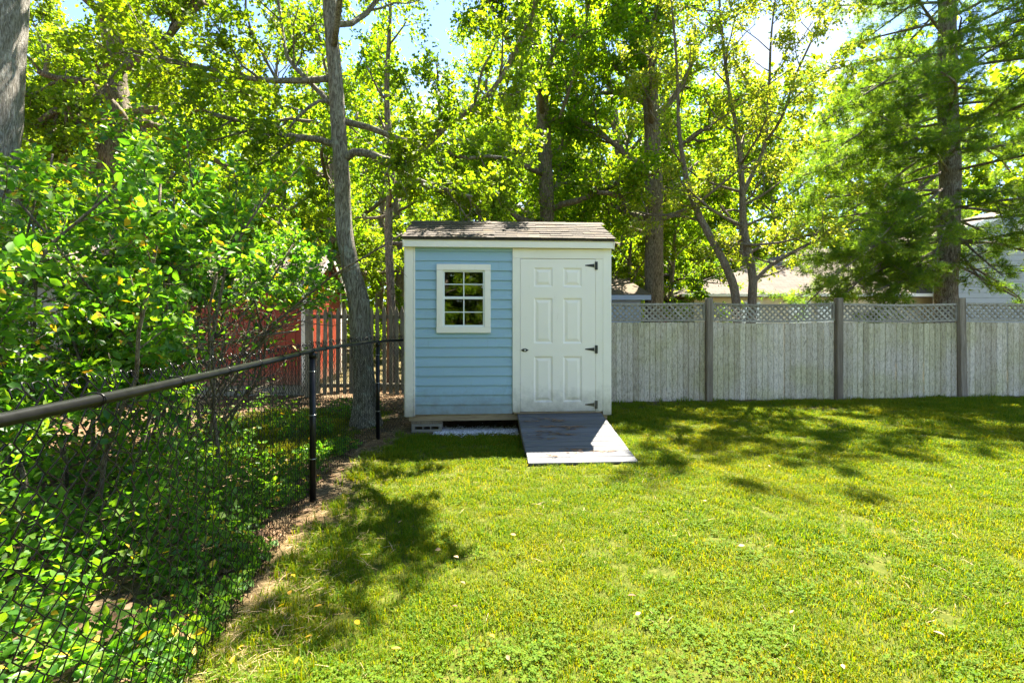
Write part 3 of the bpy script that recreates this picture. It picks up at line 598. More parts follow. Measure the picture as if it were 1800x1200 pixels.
while zz < TOPZ + .02: wp.append(Vector(((-1 if k % 2 else 1) * DG / 4, .004 * (1 if k % 2 else -1), zz))); zz += DG / 2; k += 1
sgn = -1 if k % 2 else 1
hook = [Vector((sgn * DG / 4, 0, zz)), Vector((sgn * DG / 4 * .5, .012, zz + .016)), Vector((-sgn * DG / 8, .012, zz + .012)), Vector((-sgn * DG / 6, .004, zz - .008))]
wire = tubes_mesh([(wp + hook, [.0021] * (len(wp) + 4), 4)], 'fence_vinyl')
wire2 = wire.copy(); cc = np.empty(len(wire2.vertices) * 3); wire2.vertices.foreach_get('co', cc); cc[0::3] *= -1; wire2.vertices.foreach_set('co', cc); wire2.flip_normals()
s = nearest_arc(.55); kk = 0; smax = arc[-1]
while s < smax:
    p, d = at_arc(s); nrm = Vector((-d.y, d.x, 0)); q = p + nrm * .026
    link('wire', wire if kk % 2 else wire2, cl, q - co, (rnd.gauss(0, .004), 0, math.atan2(d.y, d.x)), (1, 1, 1 + rnd.uniform(-.004, .012))); s += DG / 2; kk += 1
s = nearest_arc(.9)
while s < smax:
    p, d = at_arc(s); n_ = Vector((-d.y, d.x, 0)); pts = []
    for a in np.linspace(0, 2 * math.pi, 15): pts.append(p + n_ * (.009 + math.cos(a) * .030) + d * (.01 * math.sin(a / 2)) + Vector((0, 0, TOPZ + math.sin(a) * .0195)))
    link('tie_wire', tubes_mesh([(pts, [.0022] * 15, 5)], 'fence_vinyl', co), cl); s += .42

# ------------------------------------------------------------------ trees
class Tree:
    def __init__(s, seed): s.r = random.Random(seed); s.tubes = []; s.sites = []
def rotdir(d, ang, az):
    a = d.orthogonal().normalized(); c_ = d.cross(a); return (d * math.cos(ang) + (a * math.cos(az) + c_ * math.sin(az)) * math.sin(ang)).normalized()
def grow(T, p, d, L, r, lvl, cfg, group):
    R = T.r; mxl = cfg['levels']; n = max(3, min(9, int(L / cfg['seg'][lvl]))); pts = [p.copy()]; dirs = [d.copy()]
    for i in range(n):
        d = (d + Vector((R.gauss(0, 1), R.gauss(0, 1), R.gauss(0, 1))) * cfg['wob'][lvl] + Vector((0, 0, cfg['up'][lvl]))).normalized(); p = p + d * (L / n); pts.append(p.copy()); dirs.append(d.copy())
    finish(T, pts, r, lvl, cfg, group)
def finish(T, pts, r, lvl, cfg, group, rads=None):
    R = T.r; mxl = cfg['levels']; n = len(pts) - 1; L = sum((b_ - a).length for a, b_ in zip(pts, pts[1:]))
    end = .45 if lvl < mxl else .3
    rads = rads or [r * (1 - (1 - end) * i / n) for i in range(n + 1)]
    if r > cfg.get('rmin', 0): T.tubes.append((pts, rads, [10, 7, 5, 3, 3][min(lvl, 4)], group))
    if lvl < mxl:
        k = max(2, int(L * cfg['dens'][lvl] * R.uniform(.8, 1.2)))
        for j in range(k):
            t = cfg['t0'][lvl] + (1 - cfg['t0'][lvl]) * (j + R.random()) / k; x = t * n; i = min(int(x), n - 1); q = pts[i].lerp(pts[i + 1], x - i); dd_ = (pts[i + 1] - pts[i]).normalized()
            ang = R.uniform(*cfg['ang'][lvl]); cd = rotdir(dd_, ang, R.uniform(0, 2 * math.pi))
            if cfg.get('flat'): cd = Vector((cd.x, cd.y, cd.z * cfg['flat'])).normalized()
            grow(T, q, cd, cfg['len'][lvl + 1] * R.uniform(.6, 1.25) * (1.15 - .5 * t), max(rads[i] * .5, .004), lvl + 1, cfg, group)
    if lvl >= mxl - cfg.get('leaf_lv', 0):
        m = cfg['leaves'] if lvl == mxl else cfg['leaves'] // 2
        for j in range(m):
            t = (.15 + .85 * R.random()) * n; i = min(int(t), n - 1); q = pts[i].lerp(pts[i + 1], t - i); dd_ = (pts[i + 1] - pts[i]).normalized()
            ld = rotdir(dd_, R.uniform(.4, 1.5), R.uniform(0, 2 * math.pi)); ld.z -= cfg.get('droop', .25)
            jt = cfg.get('jit', .06); T.sites.append((q.x + R.gauss(0, jt), q.y + R.gauss(0, jt), q.z + R.gauss(0, jt), ld.x, ld.y, ld.z))
def oakcfg(**k):
    c_ = dict(levels=3, seg=[.5, .4, .22, .15], wob=[.06, .16, .2, .25], up=[.0, .05, .04, .0], dens=[0, 2.6, 5.0, 0], t0=[.2, .3, .15, 0], ang=[(.6, 1.2), (.5, 1.1), (.4, 1.1), (0, 0)], len=[0, 2.6, 1.15, .42], leaves=13, droop=.3)
    c_.update(k); return c_
def auto_limbs(T, tp, cfg, z0, z1, n, Lb, Lt, el=(5, 60), az0=0):
    R = T.r; zs = [p.z for p, r in tp]
    for j in range(n):
        t = (j + R.random() * .8) / n; z = z0 + (z1 - z0) * t; i = 0
        while i < len(tp) - 2 and zs[i + 1] < z: i += 1
        u = (z - zs[i]) / max(1e-3, zs[i + 1] - zs[i]); u = max(0, min(1, u)); p = tp[i][0].lerp(tp[i + 1][0], u); r = tp[i][1] * (1 - u) + tp[i + 1][1] * u
        a = az0 + j * 2.4 + R.uniform(-.4, .4); e = math.radians(el[0] + (el[1] - el[0]) * t + R.uniform(-10, 10))
        grow(T, p, Vector((math.cos(a) * math.cos(e), math.sin(a) * math.cos(e), math.sin(e))), (Lb + (Lt - Lb) * t) * R.uniform(.8, 1.2), min(r * .5, .11), 1, cfg, 'limb%d_%d' % (len(T.tubes), j))
def smooth_trunk(tp, n=5):
    ps = catm([p for p, r in tp], n); rs_ = list(np.interp(np.arange(len(ps)) / n, np.arange(len(tp)), [r for p, r in tp])); return ps, rs_
def build_tree(name, label, group, T, tp, base, barkm, leafm, tmpl, size, seed, keep=None, cat='tree', merge=False, up=.8, flare=True, crownname='crown', split=None):
    r = np.random.default_rng(seed); root = empty(name, base, label, cat, group); b0 = Vector(base)
    stems = tp if isinstance(tp[0], list) else [tp]; tk = []
    for st in stems:
        ps, rs_ = smooth_trunk(st, 12)
        if flare:
            rs_ = [q * (1 + .55 * math.exp(-max(0, p.z) / .25)) for p, q in zip(ps, rs_)]
        tk.append((ps, rs_, 26))
    if merge:
        link('trunk', tubes_mesh(tk + [t[:3] for t in T.tubes], barkm, b0), root)
    else:
        for t in tk:
            o_ = link('trunk', tubes_mesh([t], barkm, b0), root); co_ = np.empty(len(o_.data.vertices) * 3); nn = co_.copy(); o_.data.vertices.foreach_get('co', co_); o_.data.vertices.foreach_get('normal', nn)
            co_ = co_.reshape(-1, 3); nn = nn.reshape(-1, 3); rr_ = float(np.mean(t[1])); amp = np.array([mnoise.noise((x * 6, y * 6, z * 1.1 + seed)) * .10 + mnoise.noise((x * 22, y * 22, z * 3.5 + seed)) * .07 for x, y, z in co_]) * rr_
            o_.data.vertices.foreach_set('co', (co_ + nn * amp[:, None]).ravel()); o_.data.update()
        gs = {}
        for t in T.tubes: gs.setdefault(t[3], []).append(t[:3])
        for g_, tl in gs.items(): link('limb', tubes_mesh(tl, barkm, b0), root)
    A = np.array(T.sites)
    if keep is not None: A = A[np.array([keep(a) for a in A])]
    sz = r.uniform(size[0], size[1], len(A))
    if split:
        idx = np.argsort(-(sz / np.maximum(A[:, 1], .6)))[:split]; rest = np.setdiff1d(np.arange(len(A)), idx)
    else: idx, rest = [], np.arange(len(A))
    c_ = link(crownname, leaf_mesh(A[rest, :3] - np.array(b0), A[rest, 3:], sz[rest], tmpl, leafm, r, up), root); c_['kind'] = 'stuff'
    for i in idx:
        link('leaf', leaf_mesh([(0, 0, 0)], [A[i, 3:]], [sz[i]], tmpl, leafm, r, up), c_, A[i, :3] - np.array(b0))
    return root
VZ = lambda px, py, Y, r: (P(px, py, Y), r)

# oak in front of the picket fence (lichen-spotted trunk, leans to the left)
tp = [(Vector((-2.06, 6.85, -.05)), .162), VZ(640, 670, 6.85, .143), VZ(634, 590, 6.85, .136), VZ(630, 530, 6.85, .145), VZ(615, 465, 6.85, .122), VZ(605, 395, 6.85, .111), VZ(601, 300, 6.85, .105), VZ(592, 180, 6.9, .10), VZ(583, 60, 6.95, .095), VZ(572, -80, 7.0, .09), VZ(565, -260, 7.1, .07), VZ(570, -450, 7.1, .035)]
T = Tree(21); cf = oakcfg(leaves=46, dens=[0, 3.4, 9.0, 0], len=[0, 2.5, 1.2, .5], jit=.06)
finish(T, catm([P(604, 282, 6.85), P(622, 268, 6.8), P(655, 272, 6.7), P(690, 284, 6.6), P(735, 268, 6.5), P(788, 218, 6.4), P(850, 175, 6.3), P(885, 130, 6.1), Vector((.25, 6.05, 5.3)), Vector((.55, 5.9, 6.1))], 2), .06, 1, cf, 'la')
finish(T, catm([P(650, 275, 6.72), P(685, 292, 6.8), P(730, 315, 6.95), P(790, 335, 7.2), P(830, 345, 7.4)], 2), .045, 1, cf, 'lg')
finish(T, catm([P(600, 260, 6.85), P(560, 245, 6.8), P(500, 238, 6.6), P(430, 215, 6.4), P(370, 200, 6.2)], 2), .055, 1, cf, 'lb')
finish(T, catm([P(590, 180, 6.9), P(560, 178, 6.8), P(530, 200, 6.6), P(505, 228, 6.5)], 2), .03, 1, cf, 'lc')
finish(T, catm([P(593, 195, 6.9), P(540, 140, 7.0), P(505, 100, 7.1), P(495, 40, 7.2), P(480, -60, 7.2)], 2), .04, 1, cf, 'ld')
finish(T, catm([Vector((-2.45, 6.95, 6.3)), Vector((-1.6, 6.8, 6.9)), Vector((-.8, 6.4, 7.2)), Vector((-.1, 6.1, 7.7))], 2), .05, 1, cf, 'le')
finish(T, catm([Vector((-2.5, 7.0, 7.3)), Vector((-1.7, 7.4, 8.0)), Vector((-1.1, 7.5, 8.6)), Vector((-.5, 7.4, 9.2))], 2), .05, 1, cf, 'lf')
auto_limbs(T, tp, cf, 4.2, 10.5, 15, 2.9, 1.3, (5, 55), .4)
oak_keep = lambda a: not (a[2] < 3.3 and a[0] > -1.6) and (a[2] < 5.6 or a[0] > -1.0 or (a[0] * 71.3 + a[1] * 37.7) % 1 < .26)
build_tree('oak_tree', 'oak with grey lichen-spotted trunk just behind the chain link fence', None, T, tp, (-2.10, 6.85, 0), 'bark_grey', 'oak_leaf', T_OAK2, (.045, .09), 1, keep=oak_keep)

# big pale trunk at the left edge
bx0 = -5.32; tp = [(Vector((bx0 - .12, 4.7, -.05)), .42), (Vector((bx0 - .08, 4.7, 1.2)), .37), (Vector((bx0 - .02, 4.7, 2.6)), .35), (Vector((bx0 + .10, 4.72, 4.2)), .34), (Vector((bx0 + .2, 4.8, 6.5)), .30), (Vector((bx0 + .1, 4.8, 9.0)), .22), (Vector((bx0, 4.8, 11.5)), .1)]
T = Tree(5); auto_limbs(T, tp, oakcfg(leaves=22), 5.4, 11, 12, 3.2, 1.4, (10, 60), 2.0)
build_tree('oak_tree', 'large pale-barked oak trunk standing beside the leafy shrubs', None, T, tp, (bx0 - .12, 4.7, 0), 'bark_pale', 'oak_leaf', T_OAK2, (.09, .14), 2)

# dark oak behind the shrubs with the crooked limb
Y = 10.6; tp = [(P(207, 690, Y), .42), VZ(206, 520, Y, .36), VZ(205, 330, Y, .325), VZ(205, 215, Y, .31), VZ(203, 150, Y, .22), VZ(196, 40, Y, .19), VZ(185, -100, Y, .15), VZ(190, -300, Y, .08)]
T = Tree(9); cf = oakcfg(leaves=80, jit=.10, len=[0, 2.8, 1.3, .5])
finish(T, catm([P(200, 300, Y), P(165, 300, Y - .2), P(120, 295, Y - .4), P(108, 268, Y - .5), P(128, 232, Y - .5), P(150, 205, Y - .5), P(120, 185, Y - .7), P(70, 215, Y - .9)], 2), .14, 1, cf, 'la')
finish(T, catm([P(215, 205, Y), P(245, 195, Y - .1), P(290, 192, Y - .3), P(330, 185, Y - .5), P(370, 160, Y - .7)], 2), .11, 1, cf, 'lb')
finish(T, catm([P(226, 240, Y), P(215, 205, Y - .4), P(190, 175, Y - .5), P(155, 145, Y - .7), P(100, 138, Y - .9), P(65, 125, Y - 1.1)], 2), .11, 1, cf, 'lc')
finish(T, catm([P(160, 148, Y - .7), P(190, 112, Y - .8), P(230, 100, Y - 1.0), P(280, 112, Y - 1.3)], 2), .06, 1, cf, 'lg')
finish(T, catm([P(183, 255, Y), P(150, 237, Y - .2), P(110, 232, Y - .3), P(60, 222, Y - .6)], 2), .08, 1, cf, 'ld')
auto_limbs(T, tp, cf, 5.6, 13, 14, 3.6, 1.6, (5, 55), 1.1)
build_tree('oak_tree', 'dark furrowed oak with a crooked bent limb behind the shrubs', None, T, tp, (P(207, 690, Y).x, Y, 0), 'bark_dark', 'oak_leaf', T_DIAMOND, (.065, .125), 3, keep=lambda a: not (a[1] < 10.6 and abs(a[0] + .818 * a[1]) < .5 and 3.4 < a[2] < 7.0 and (a[0] * 61.7 + a[2] * 43.3) % 1 < .9))

# slim dark trunk behind the picket fence
Y = 12.0; tp = [(P(690, 672, Y), .13), VZ(687, 520, Y, .105), VZ(683, 400, Y, .095), VZ(688, 300, Y, .085), VZ(680, 180, Y, .07), VZ(684, 60, Y, .05), VZ(690, -40, Y, .03)]
T = Tree(14); cf = oakcfg(leaves=48, jit=.10, len=[0, 1.5, .8, .42])
auto_limbs(T, tp, cf, 3.4, 8.5, 11, 1.4, .9, (0, 50), .2)
build_tree('young_oak', 'slim dark-stemmed young oak behind the picket fence', None, T, tp, (P(690, 672, Y).x, Y, 0), 'bark_dark', 'oak_leaf_warm', T_DIAMOND, (.065, .12), 4)

# ivy-clad oak behind the blue shed
Y = 13.5; tp = [(P(962, 660, Y), .26), VZ(963, 500, Y, .215), VZ(962, 380, Y, .20), VZ(958, 280, Y, .195), VZ(953, 180, Y, .18), VZ(942, 80, Y, .17), VZ(928, -10, Y, .17), VZ(915, -160, Y, .13), VZ(910, -330, Y, .07)]
T = Tree(31); cf = oakcfg(leaves=70, jit=.12, len=[0, 2.8, 1.3, .5])
finish(T, catm([P(938, 60, Y), P(925, 25, Y), P(905, -10, Y), P(880, -70, Y)], 2), .1, 1, cf, 'la')
finish(T, catm([P(958, 210, Y), P(985, 205, Y - .3), P(1010, 120, Y - .6), P(1030, 40, Y - .8), P(1040, -20, Y - 1)], 2), .06, 1, cf, 'lb')
auto_limbs(T, tp, cf, 3.4, 14.5, 22, 3.3, 1.6, (-5, 60), .9)
R_ = T.r
for k in range(2600):                      # ivy on the trunk
    z = R_.uniform(3.5, 9.5); a = R_.uniform(0, 6.28); i = 0
    while i < len(tp) - 2 and tp[i + 1][0].z < z: i += 1
    u = (z - tp[i][0].z) / (tp[i + 1][0].z - tp[i][0].z); q = tp[i][0].lerp(tp[i + 1][0], u); rr = .25 + R_.random() ** 2 * .5
    T.sites.append((q.x + math.cos(a) * rr, q.y + math.sin(a) * rr, z, math.cos(a), math.sin(a), -.5))
build_tree('oak_tree', 'tall oak with leafy ivy-clad trunk rising behind the blue shed roof', None, T, tp, (P(962, 660, Y).x, Y, 0), 'bark_dark', 'oak_leaf_warm', T_DIAMOND, (.07, .135), 5)

# dark straight oak right of the shed
Y = 13.8; tp = [(P(1148, 655, Y), .31), VZ(1149, 520, Y, .26), VZ(1150, 380, Y, .25), VZ(1148, 280, Y, .235), VZ(1143, 160, Y, .21), VZ(1132, 50, Y, .19), VZ(1122, -60, Y, .15), VZ(1118, -280, Y, .08)]
T = Tree(33); cf = oakcfg(leaves=75, jit=.12, len=[0, 2.8, 1.3, .5])
finish(T, catm([P(1160, 385, Y), P(1200, 372, Y - .1), P(1240, 352, Y - .2), P(1275, 340, Y - .3)], 2), .09, 1, cf, 'la')
finish(T, catm([P(1140, 410, Y), P(1105, 400, Y - .2), P(1080, 385, Y - .3), P(1060, 360, Y - .4)], 2), .06, 1, cf, 'lb')
auto_limbs(T, tp, cf, 4.2, 11, 16, 2.7, 1.6, (0, 60), 2.2)
build_tree('oak_tree', 'straight dark oak trunk behind the brown-roofed shed and lattice fence', None, T, tp, (P(1148, 655, Y).x, Y, 0), 'bark_dark', 'oak_leaf_warm', T_DIAMOND, (.07, .135), 6)

# two-stemmed cherry with yellow-green leaves
Y = 10.2; s1 = [(P(1300, 690, Y), .10), VZ(1293, 525, Y, .085), VZ(1272, 460, Y, .08), VZ(1240, 400, Y, .07), VZ(1212, 335, Y, .055), VZ(1195, 240, Y - .1, .04), VZ(1190, 120, Y - .2, .028), VZ(1180, 0, Y - .3, .014)]
s2 = [(P(1312, 690, Y + .1), .11), VZ(1322, 525, Y + .1, .09), VZ(1322, 480, Y + .1, .085), VZ(1308, 400, Y + .1, .07), VZ(1305, 330, Y, .06), VZ(1297, 240, Y, .045), VZ(1280, 150, Y, .035), VZ(1268, 40, Y, .025), VZ(1262, -60, Y, .020), VZ(1265, -200, Y, .010)]
s3 = [(P(1304, 345, Y), .05), VZ(1325, 300, Y, .045), VZ(1345, 250, Y, .038), VZ(1352, 150, Y - .1, .028), VZ(1356, 60, Y - .1, .02), VZ(1370, -60, Y - .2, .01)]
s4 = [(P(1345, 250, Y), .035), VZ(1375, 205, Y - .1, .03), VZ(1400, 130, Y - .2, .022), VZ(1440, 40, Y - .3, .015), VZ(1460, -40, Y - .3, .009)]
s5 = [(P(1322, 500, Y + .1), .05), VZ(1350, 470, Y, .042), VZ(1400, 440, Y - .1, .035), VZ(1450, 415, Y - .3, .025), VZ(1510, 385, Y - .6, .014)]
T = Tree(41); cf = oakcfg(leaves=48, jit=.06, len=[0, 1.5, .8, .34], dens=[0, 3.0, 4.5, 0], up=[0, .07, .04, 0], wob=[.05, .13, .18, .2], droop=.45)
auto_limbs(T, s1, cf, 3.0, 8.0, 13, 1.9, .9, (10, 60), .3); auto_limbs(T, s2, cf, 3.0, 8.6, 14, 1.8, .8, (10, 60), 1.3); auto_limbs(T, s2, cf, 7.4, 10.4, 11, 1.9, 1.3, (5, 50), 4.0); auto_limbs(T, s3, cf, 4.6, 8.6, 10, 1.5, .7, (15, 60), 2.0); auto_limbs(T, s4, cf, 5.2, 8.3, 9, 1.5, .7, (10, 50), .8); auto_limbs(T, s5, cf, 2.4, 3.6, 6, 1.1, .8, (10, 50), .8)
build_tree('cherry_tree', 'multi-stemmed small tree with sparse yellow-green leaves behind the board fence', None, T, [s1, s2, s3, s4, s5], (P(1306, 690, Y).x, Y, 0), 'bark_thin', 'cherry_leaf', T_OV4, (.05, .09), 7, flare=False, up=.5)

# pine on the right
Y = 10.8; tp = [(P(1663, 688, Y), .235), VZ(1662, 540, Y, .215), VZ(1668, 400, Y, .20), VZ(1670, 300, Y, .195), VZ(1666, 180, Y, .18), VZ(1665, 60, Y, .165), VZ(1664, -60, Y, .14), VZ(1664, -260, Y, .10), VZ(1664, -480, Y, .03)]
T = Tree(51); cf = dict(levels=3, seg=[.5, .4, .25, .15], wob=[.03, .07, .1, .15], up=[0, -.022, -.01, .0], dens=[0, 4.2, 6.0, 0], t0=[.2, .2, .1, 0], ang=[(1, 1.4), (.6, 1.1), (.5, 1.0), (0, 0)], len=[0, 1.35, .6, .28], leaves=14, droop=.05, flat=.45, leaf_lv=1, jit=.05)
bare = dict(cf); bare.update(levels=2, dens=[0, 2.0, 0], len=[0, .8, .35], leaves=0)
for px, py, L, dz in ((1640, 420, 3.2, -.10), (1640, 440, 2.6, -.2), (1690, 428, 3.0, .0), (1690, 460, 1.6, -.4), (1640, 470, 2.4, -.25)):
    s_ = -1 if px < 1663 else 1; grow(T, P(1665, py, Y), Vector((s_, -.25, dz)).normalized(), L, .035, 1, bare, 'bare%d' % py)
R_ = T.r; j = 0
for z in np.arange(3.3, 13.0, .38):
    for q in range(4):
        a = j * 1.7 + R_.uniform(-.4, .4); j += 1; t = (z - 3.3) / 10; e = math.radians(-6 + 28 * t + R_.uniform(-8, 8)); L = (3.7 - 2.4 * t) * R_.uniform(.75, 1.15)
        i = 0
        while i < len(tp) - 2 and tp[i + 1][0].z < z: i += 1
        grow(T, Vector((tp[i][0].x, Y, z)), Vector((math.cos(a) * math.cos(e), math.sin(a) * math.cos(e), math.sin(e))), L, .032, 1, cf, 'limb%d' % j)
for px0, py0, px1, py1, Y1 in ((1662, 440, 1400, 508, Y - .3), (1662, 450, 1450, 520, Y + .3), (1662, 455, 1520, 518, Y - .6), (1662, 365, 1410, 440, Y + .4), (1662, 395, 1450, 450, Y - 1.3), (1668, 445, 1800, 515, Y - .5), (1662, 415, 1420, 478, Y - .7), (1662, 430, 1480, 505, Y - .2), (1664, 440, 1560, 512, Y - 1.1), (1668, 425, 1760, 505, Y - .9), (1668, 380, 1800, 430, Y - .4), (1662, 90, 1440, 140, Y - 1.2), (1662, 200, 1420, 300, Y - 1.4), (1662, 150, 1470, 230, Y - .4), (1662, 250, 1440, 350, Y - .3), (1664, 350, 1520, 455, Y - 1.4), (1668, 400, 1790, 470, Y - 1.2), (1668, 330, 1800, 360, Y - 1.5), (1660, 330, 1430, 395, Y - 1.0), (1660, 300, 1400, 480, Y - .6), (1660, 380, 1480, 500, Y - .8), (1672, 250, 1800, 120, Y - 2.0)):
    a, e = P(px0, py0, Y), P(px1, py1, Y1); d = e - a; grow(T, a, d.normalized(), d.length, .032, 1, cf, 'bough%d_%d' % (px1, py1))
build_tree('pine_tree', 'pine with flat drooping boughs and grey trunk behind the board fence', None, T, tp, (P(1663, 688, Y).x, Y, 0), 'bark_pine', 'pine_needle', T_NEEDLE, (.11, .17), 8, up=.2)

# shrubs on the left
def shrub(name, label, seed, stems, cfg, size, keep, split, leafm='shrub_leaf', tmpl=T_OVATE, group=None):
    T = Tree(seed); b0 = stems[0][0]; tl = []
    for i, (p, d, L, r) in enumerate(stems):
        d = d.normalized(); grow(T, p, d, L, r, 1, cfg, 'stem%d' % i)
    r = np.random.default_rng(seed); root = empty(name, (b0.x, b0.y, 0), label, 'shrub', group); o0_ = Vector((b0.x, b0.y, 0))
    gs = {}
    for t in T.tubes: gs.setdefault(t[3], []).append(t[:3])
    for g_, q in gs.items(): link('stem', tubes_mesh(q, 'bark_thin', o0_), root)
    A = np.array([a for a in T.sites if keep(a)]); sz = r.uniform(size[0], size[1], len(A)); yel = r.random(len(A)) < .03
    px = sz / np.maximum(A[:, 1], .5); idx = np.argsort(-px)[:split] if split else np.array([], int); m = np.ones(len(A), bool); m[idx] = False
    g1 = m & ~yel; g2 = m & yel
    for nm, mk, mt in (('foliage', g1, leafm), ('yellow_foliage', g2, 'yellow_leaf')):
        if mk.sum() == 0: continue
        c_ = link(nm, leaf_mesh(A[mk, :3] - np.array(o0_), A[mk, 3:], sz[mk], T_OV4, mt, r, .5), root); c_['kind'] = 'stuff'
    for i in idx: link('leaf', leaf_mesh([(0, 0, 0)], [A[i, 3:]], [sz[i]], tmpl, 'yellow_leaf' if yel[i] else leafm, r, .5), root, A[i, :3] - np.array(o0_))
    return root
scf = dict(levels=3, seg=[.3, .3, .2, .12], wob=[.1, .13, .2, .2], up=[0, -.02, -.01, 0], dens=[0, 5.5, 7.0, 0], t0=[.2, .22, .1, 0], ang=[(.5, 1), (.4, 1.1), (.5, 1.1), (0, 0)], len=[0, 1.0, .55, .26], leaves=34, droop=.25, leaf_lv=1, jit=.03)
R_ = random.Random(77); st = []
for k in range(19):
    p = Vector((R_.uniform(-4.6, -2.5), R_.uniform(2.3, 4.4), 0)); st.append((p, Vector((R_.uniform(-.35, .4), R_.uniform(-.35, .3), 1)), R_.uniform(2.1, 3.3), .017))
def kp1(a):
    if a[0] > fence_x(a[1]) - .16: return False
    if a[2] < .06: return False
    if a[1] < 1.25 and a[2] > .8: return False
    if a[0] < -2.7 and 1.15 < a[2] < 2.0 and (a[0] * 53.1 + a[2] * 91.7) % 1 < .45: return False
    if a[0] > -.35 - .56 * a[1] and .62 < a[2] < 1.8: return (a[0] * 71.3 + a[2] * 133) % 1 < .05
    return True
shrub('leafy_shrub', 'large glossy-leaved shrub crowding the chain link fence beside the pale oak trunk', 61, st, scf, (.03, .082), kp1, 230)
st = []
for k in range(27):
    p = Vector((R_.uniform(-5.2, -3.5), R_.uniform(4.9, 6.6), 0)); st.append((p, Vector((R_.uniform(.0, .95), R_.uniform(-.4, .1), 1.15)), R_.uniform(2.5, 3.7), .019))
def kp2(a):
    if a[0] > fence_x(min(a[1], 6)) - .1 and a[2] < 1.9: return False
    if a[0] > -1.72 : return False
    if a[0] > -.2 - .66 * a[1] and a[2] < 1.9: return (a[0] * 71.3 + a[2] * 133 + a[1] * 57) % 1 < (.03 if a[2] < 1.65 else .5)
    return True
cf2 = dict(scf); cf2.update(len=[0, 1.15, .6, .28], up=[0, -.035, -.02, 0])
shrub('leafy_shrub', 'tall arching shrub with small leaves hanging in front of the red shed', 62, st, cf2, (.034, .088), kp2, 60)

# low vines on the ground left of the chain link fence
N = 24000; px_ = []
while len(px_) < N:
    y = .6 + 7.5 * rnd.random() ** 1.7; x = fence_x(y) - .06 - abs(rnd.gauss(0, 1.5)); n1 = mnoise.noise((x * 1.3, y * 1.3, 9)) + .35 * mnoise.noise((x * 4, y * 4, 2))
    edge = fence_x(y) - x
    if n1 < -.38 + (.42 if edge < .25 else 0) + (.5 if y > 4.6 else 0): continue
    hmax = .08 + .62 * sm(.15, 1.0, edge) * max(0, .55 + n1) * (1 if y < 4.6 else .25)
    px_.append((x, y, gz(x, y) + .015 + hmax * rnd.random()))
px_ = np.array(px_); dv = np.stack([rng.normal(size=N), rng.normal(size=N) - .4, rng.normal(size=N) * .5], 1); sz = rng.uniform(.026, .058, N)
ov = (px_[:, 1] < 2.1) | (rng.random(N) < .35)
tag(link('ground_vine', leaf_mesh(px_[~ov], dv[~ov], sz[~ov], T_VINE, 'vine_leaf', rng, .7)), 'dense green vine leaves covering the ground behind the chain link fence', 'ground cover', kind='stuff')
tag(link('low_foliage', leaf_mesh(px_[ov], dv[ov], sz[ov] * np.clip(px_[ov, 1] / 1.7, .7, 1.15), T_OVATE, 'shrub_leaf', rng, .45)), 'low pointed glossy leaves sprawling along the near stretch of chain link', 'ground cover', kind='stuff')
yl = rng.choice(N, 420, replace=False)
tag(link('yellow_vine_leaves', leaf_mesh(px_[yl] + np.array([0, 0, .03]), dv[yl], rng.uniform(.035, .065, 420), T_OV4, 'yellow_leaf', rng, .7)), 'scattered yellow leaves among the green vines behind the chain link fence', 'leaves', kind='stuff')
# leaf litter
N = 9000; q = np.stack([rng.uniform(-7.5, -.6, N), rng.uniform(.4, 9.6, N), np.zeros(N)], 1)
keepm = np.array([x < fence_x(min(y, 6.0)) + rnd.gauss(.05, .12) or (y > 6.7 and x < -1.5) for x, y, z in q]); q = q[keepm]
w_ = np.array([1 if (8.1 < y < 9.4 or lawn(x, y) < .25) else .12 for x, y, z in q]); q = q[rng.random(len(q)) < w_]
q[:, 2] = [gz(x, y) + rnd.uniform(.004, .022) for x, y, z in q]; n = len(q)
tag(link('leaf_litter', leaf_mesh(q, np.stack([rng.normal(size=n), rng.normal(size=n), rng.normal(size=n) * .12], 1), rng.uniform(.04, .085, n), T_OVATE, 'brown_leaf', rng, 2.5)), 'dry brown fallen leaves littering the soil behind the chain link fence', 'leaf litter', kind='stuff')

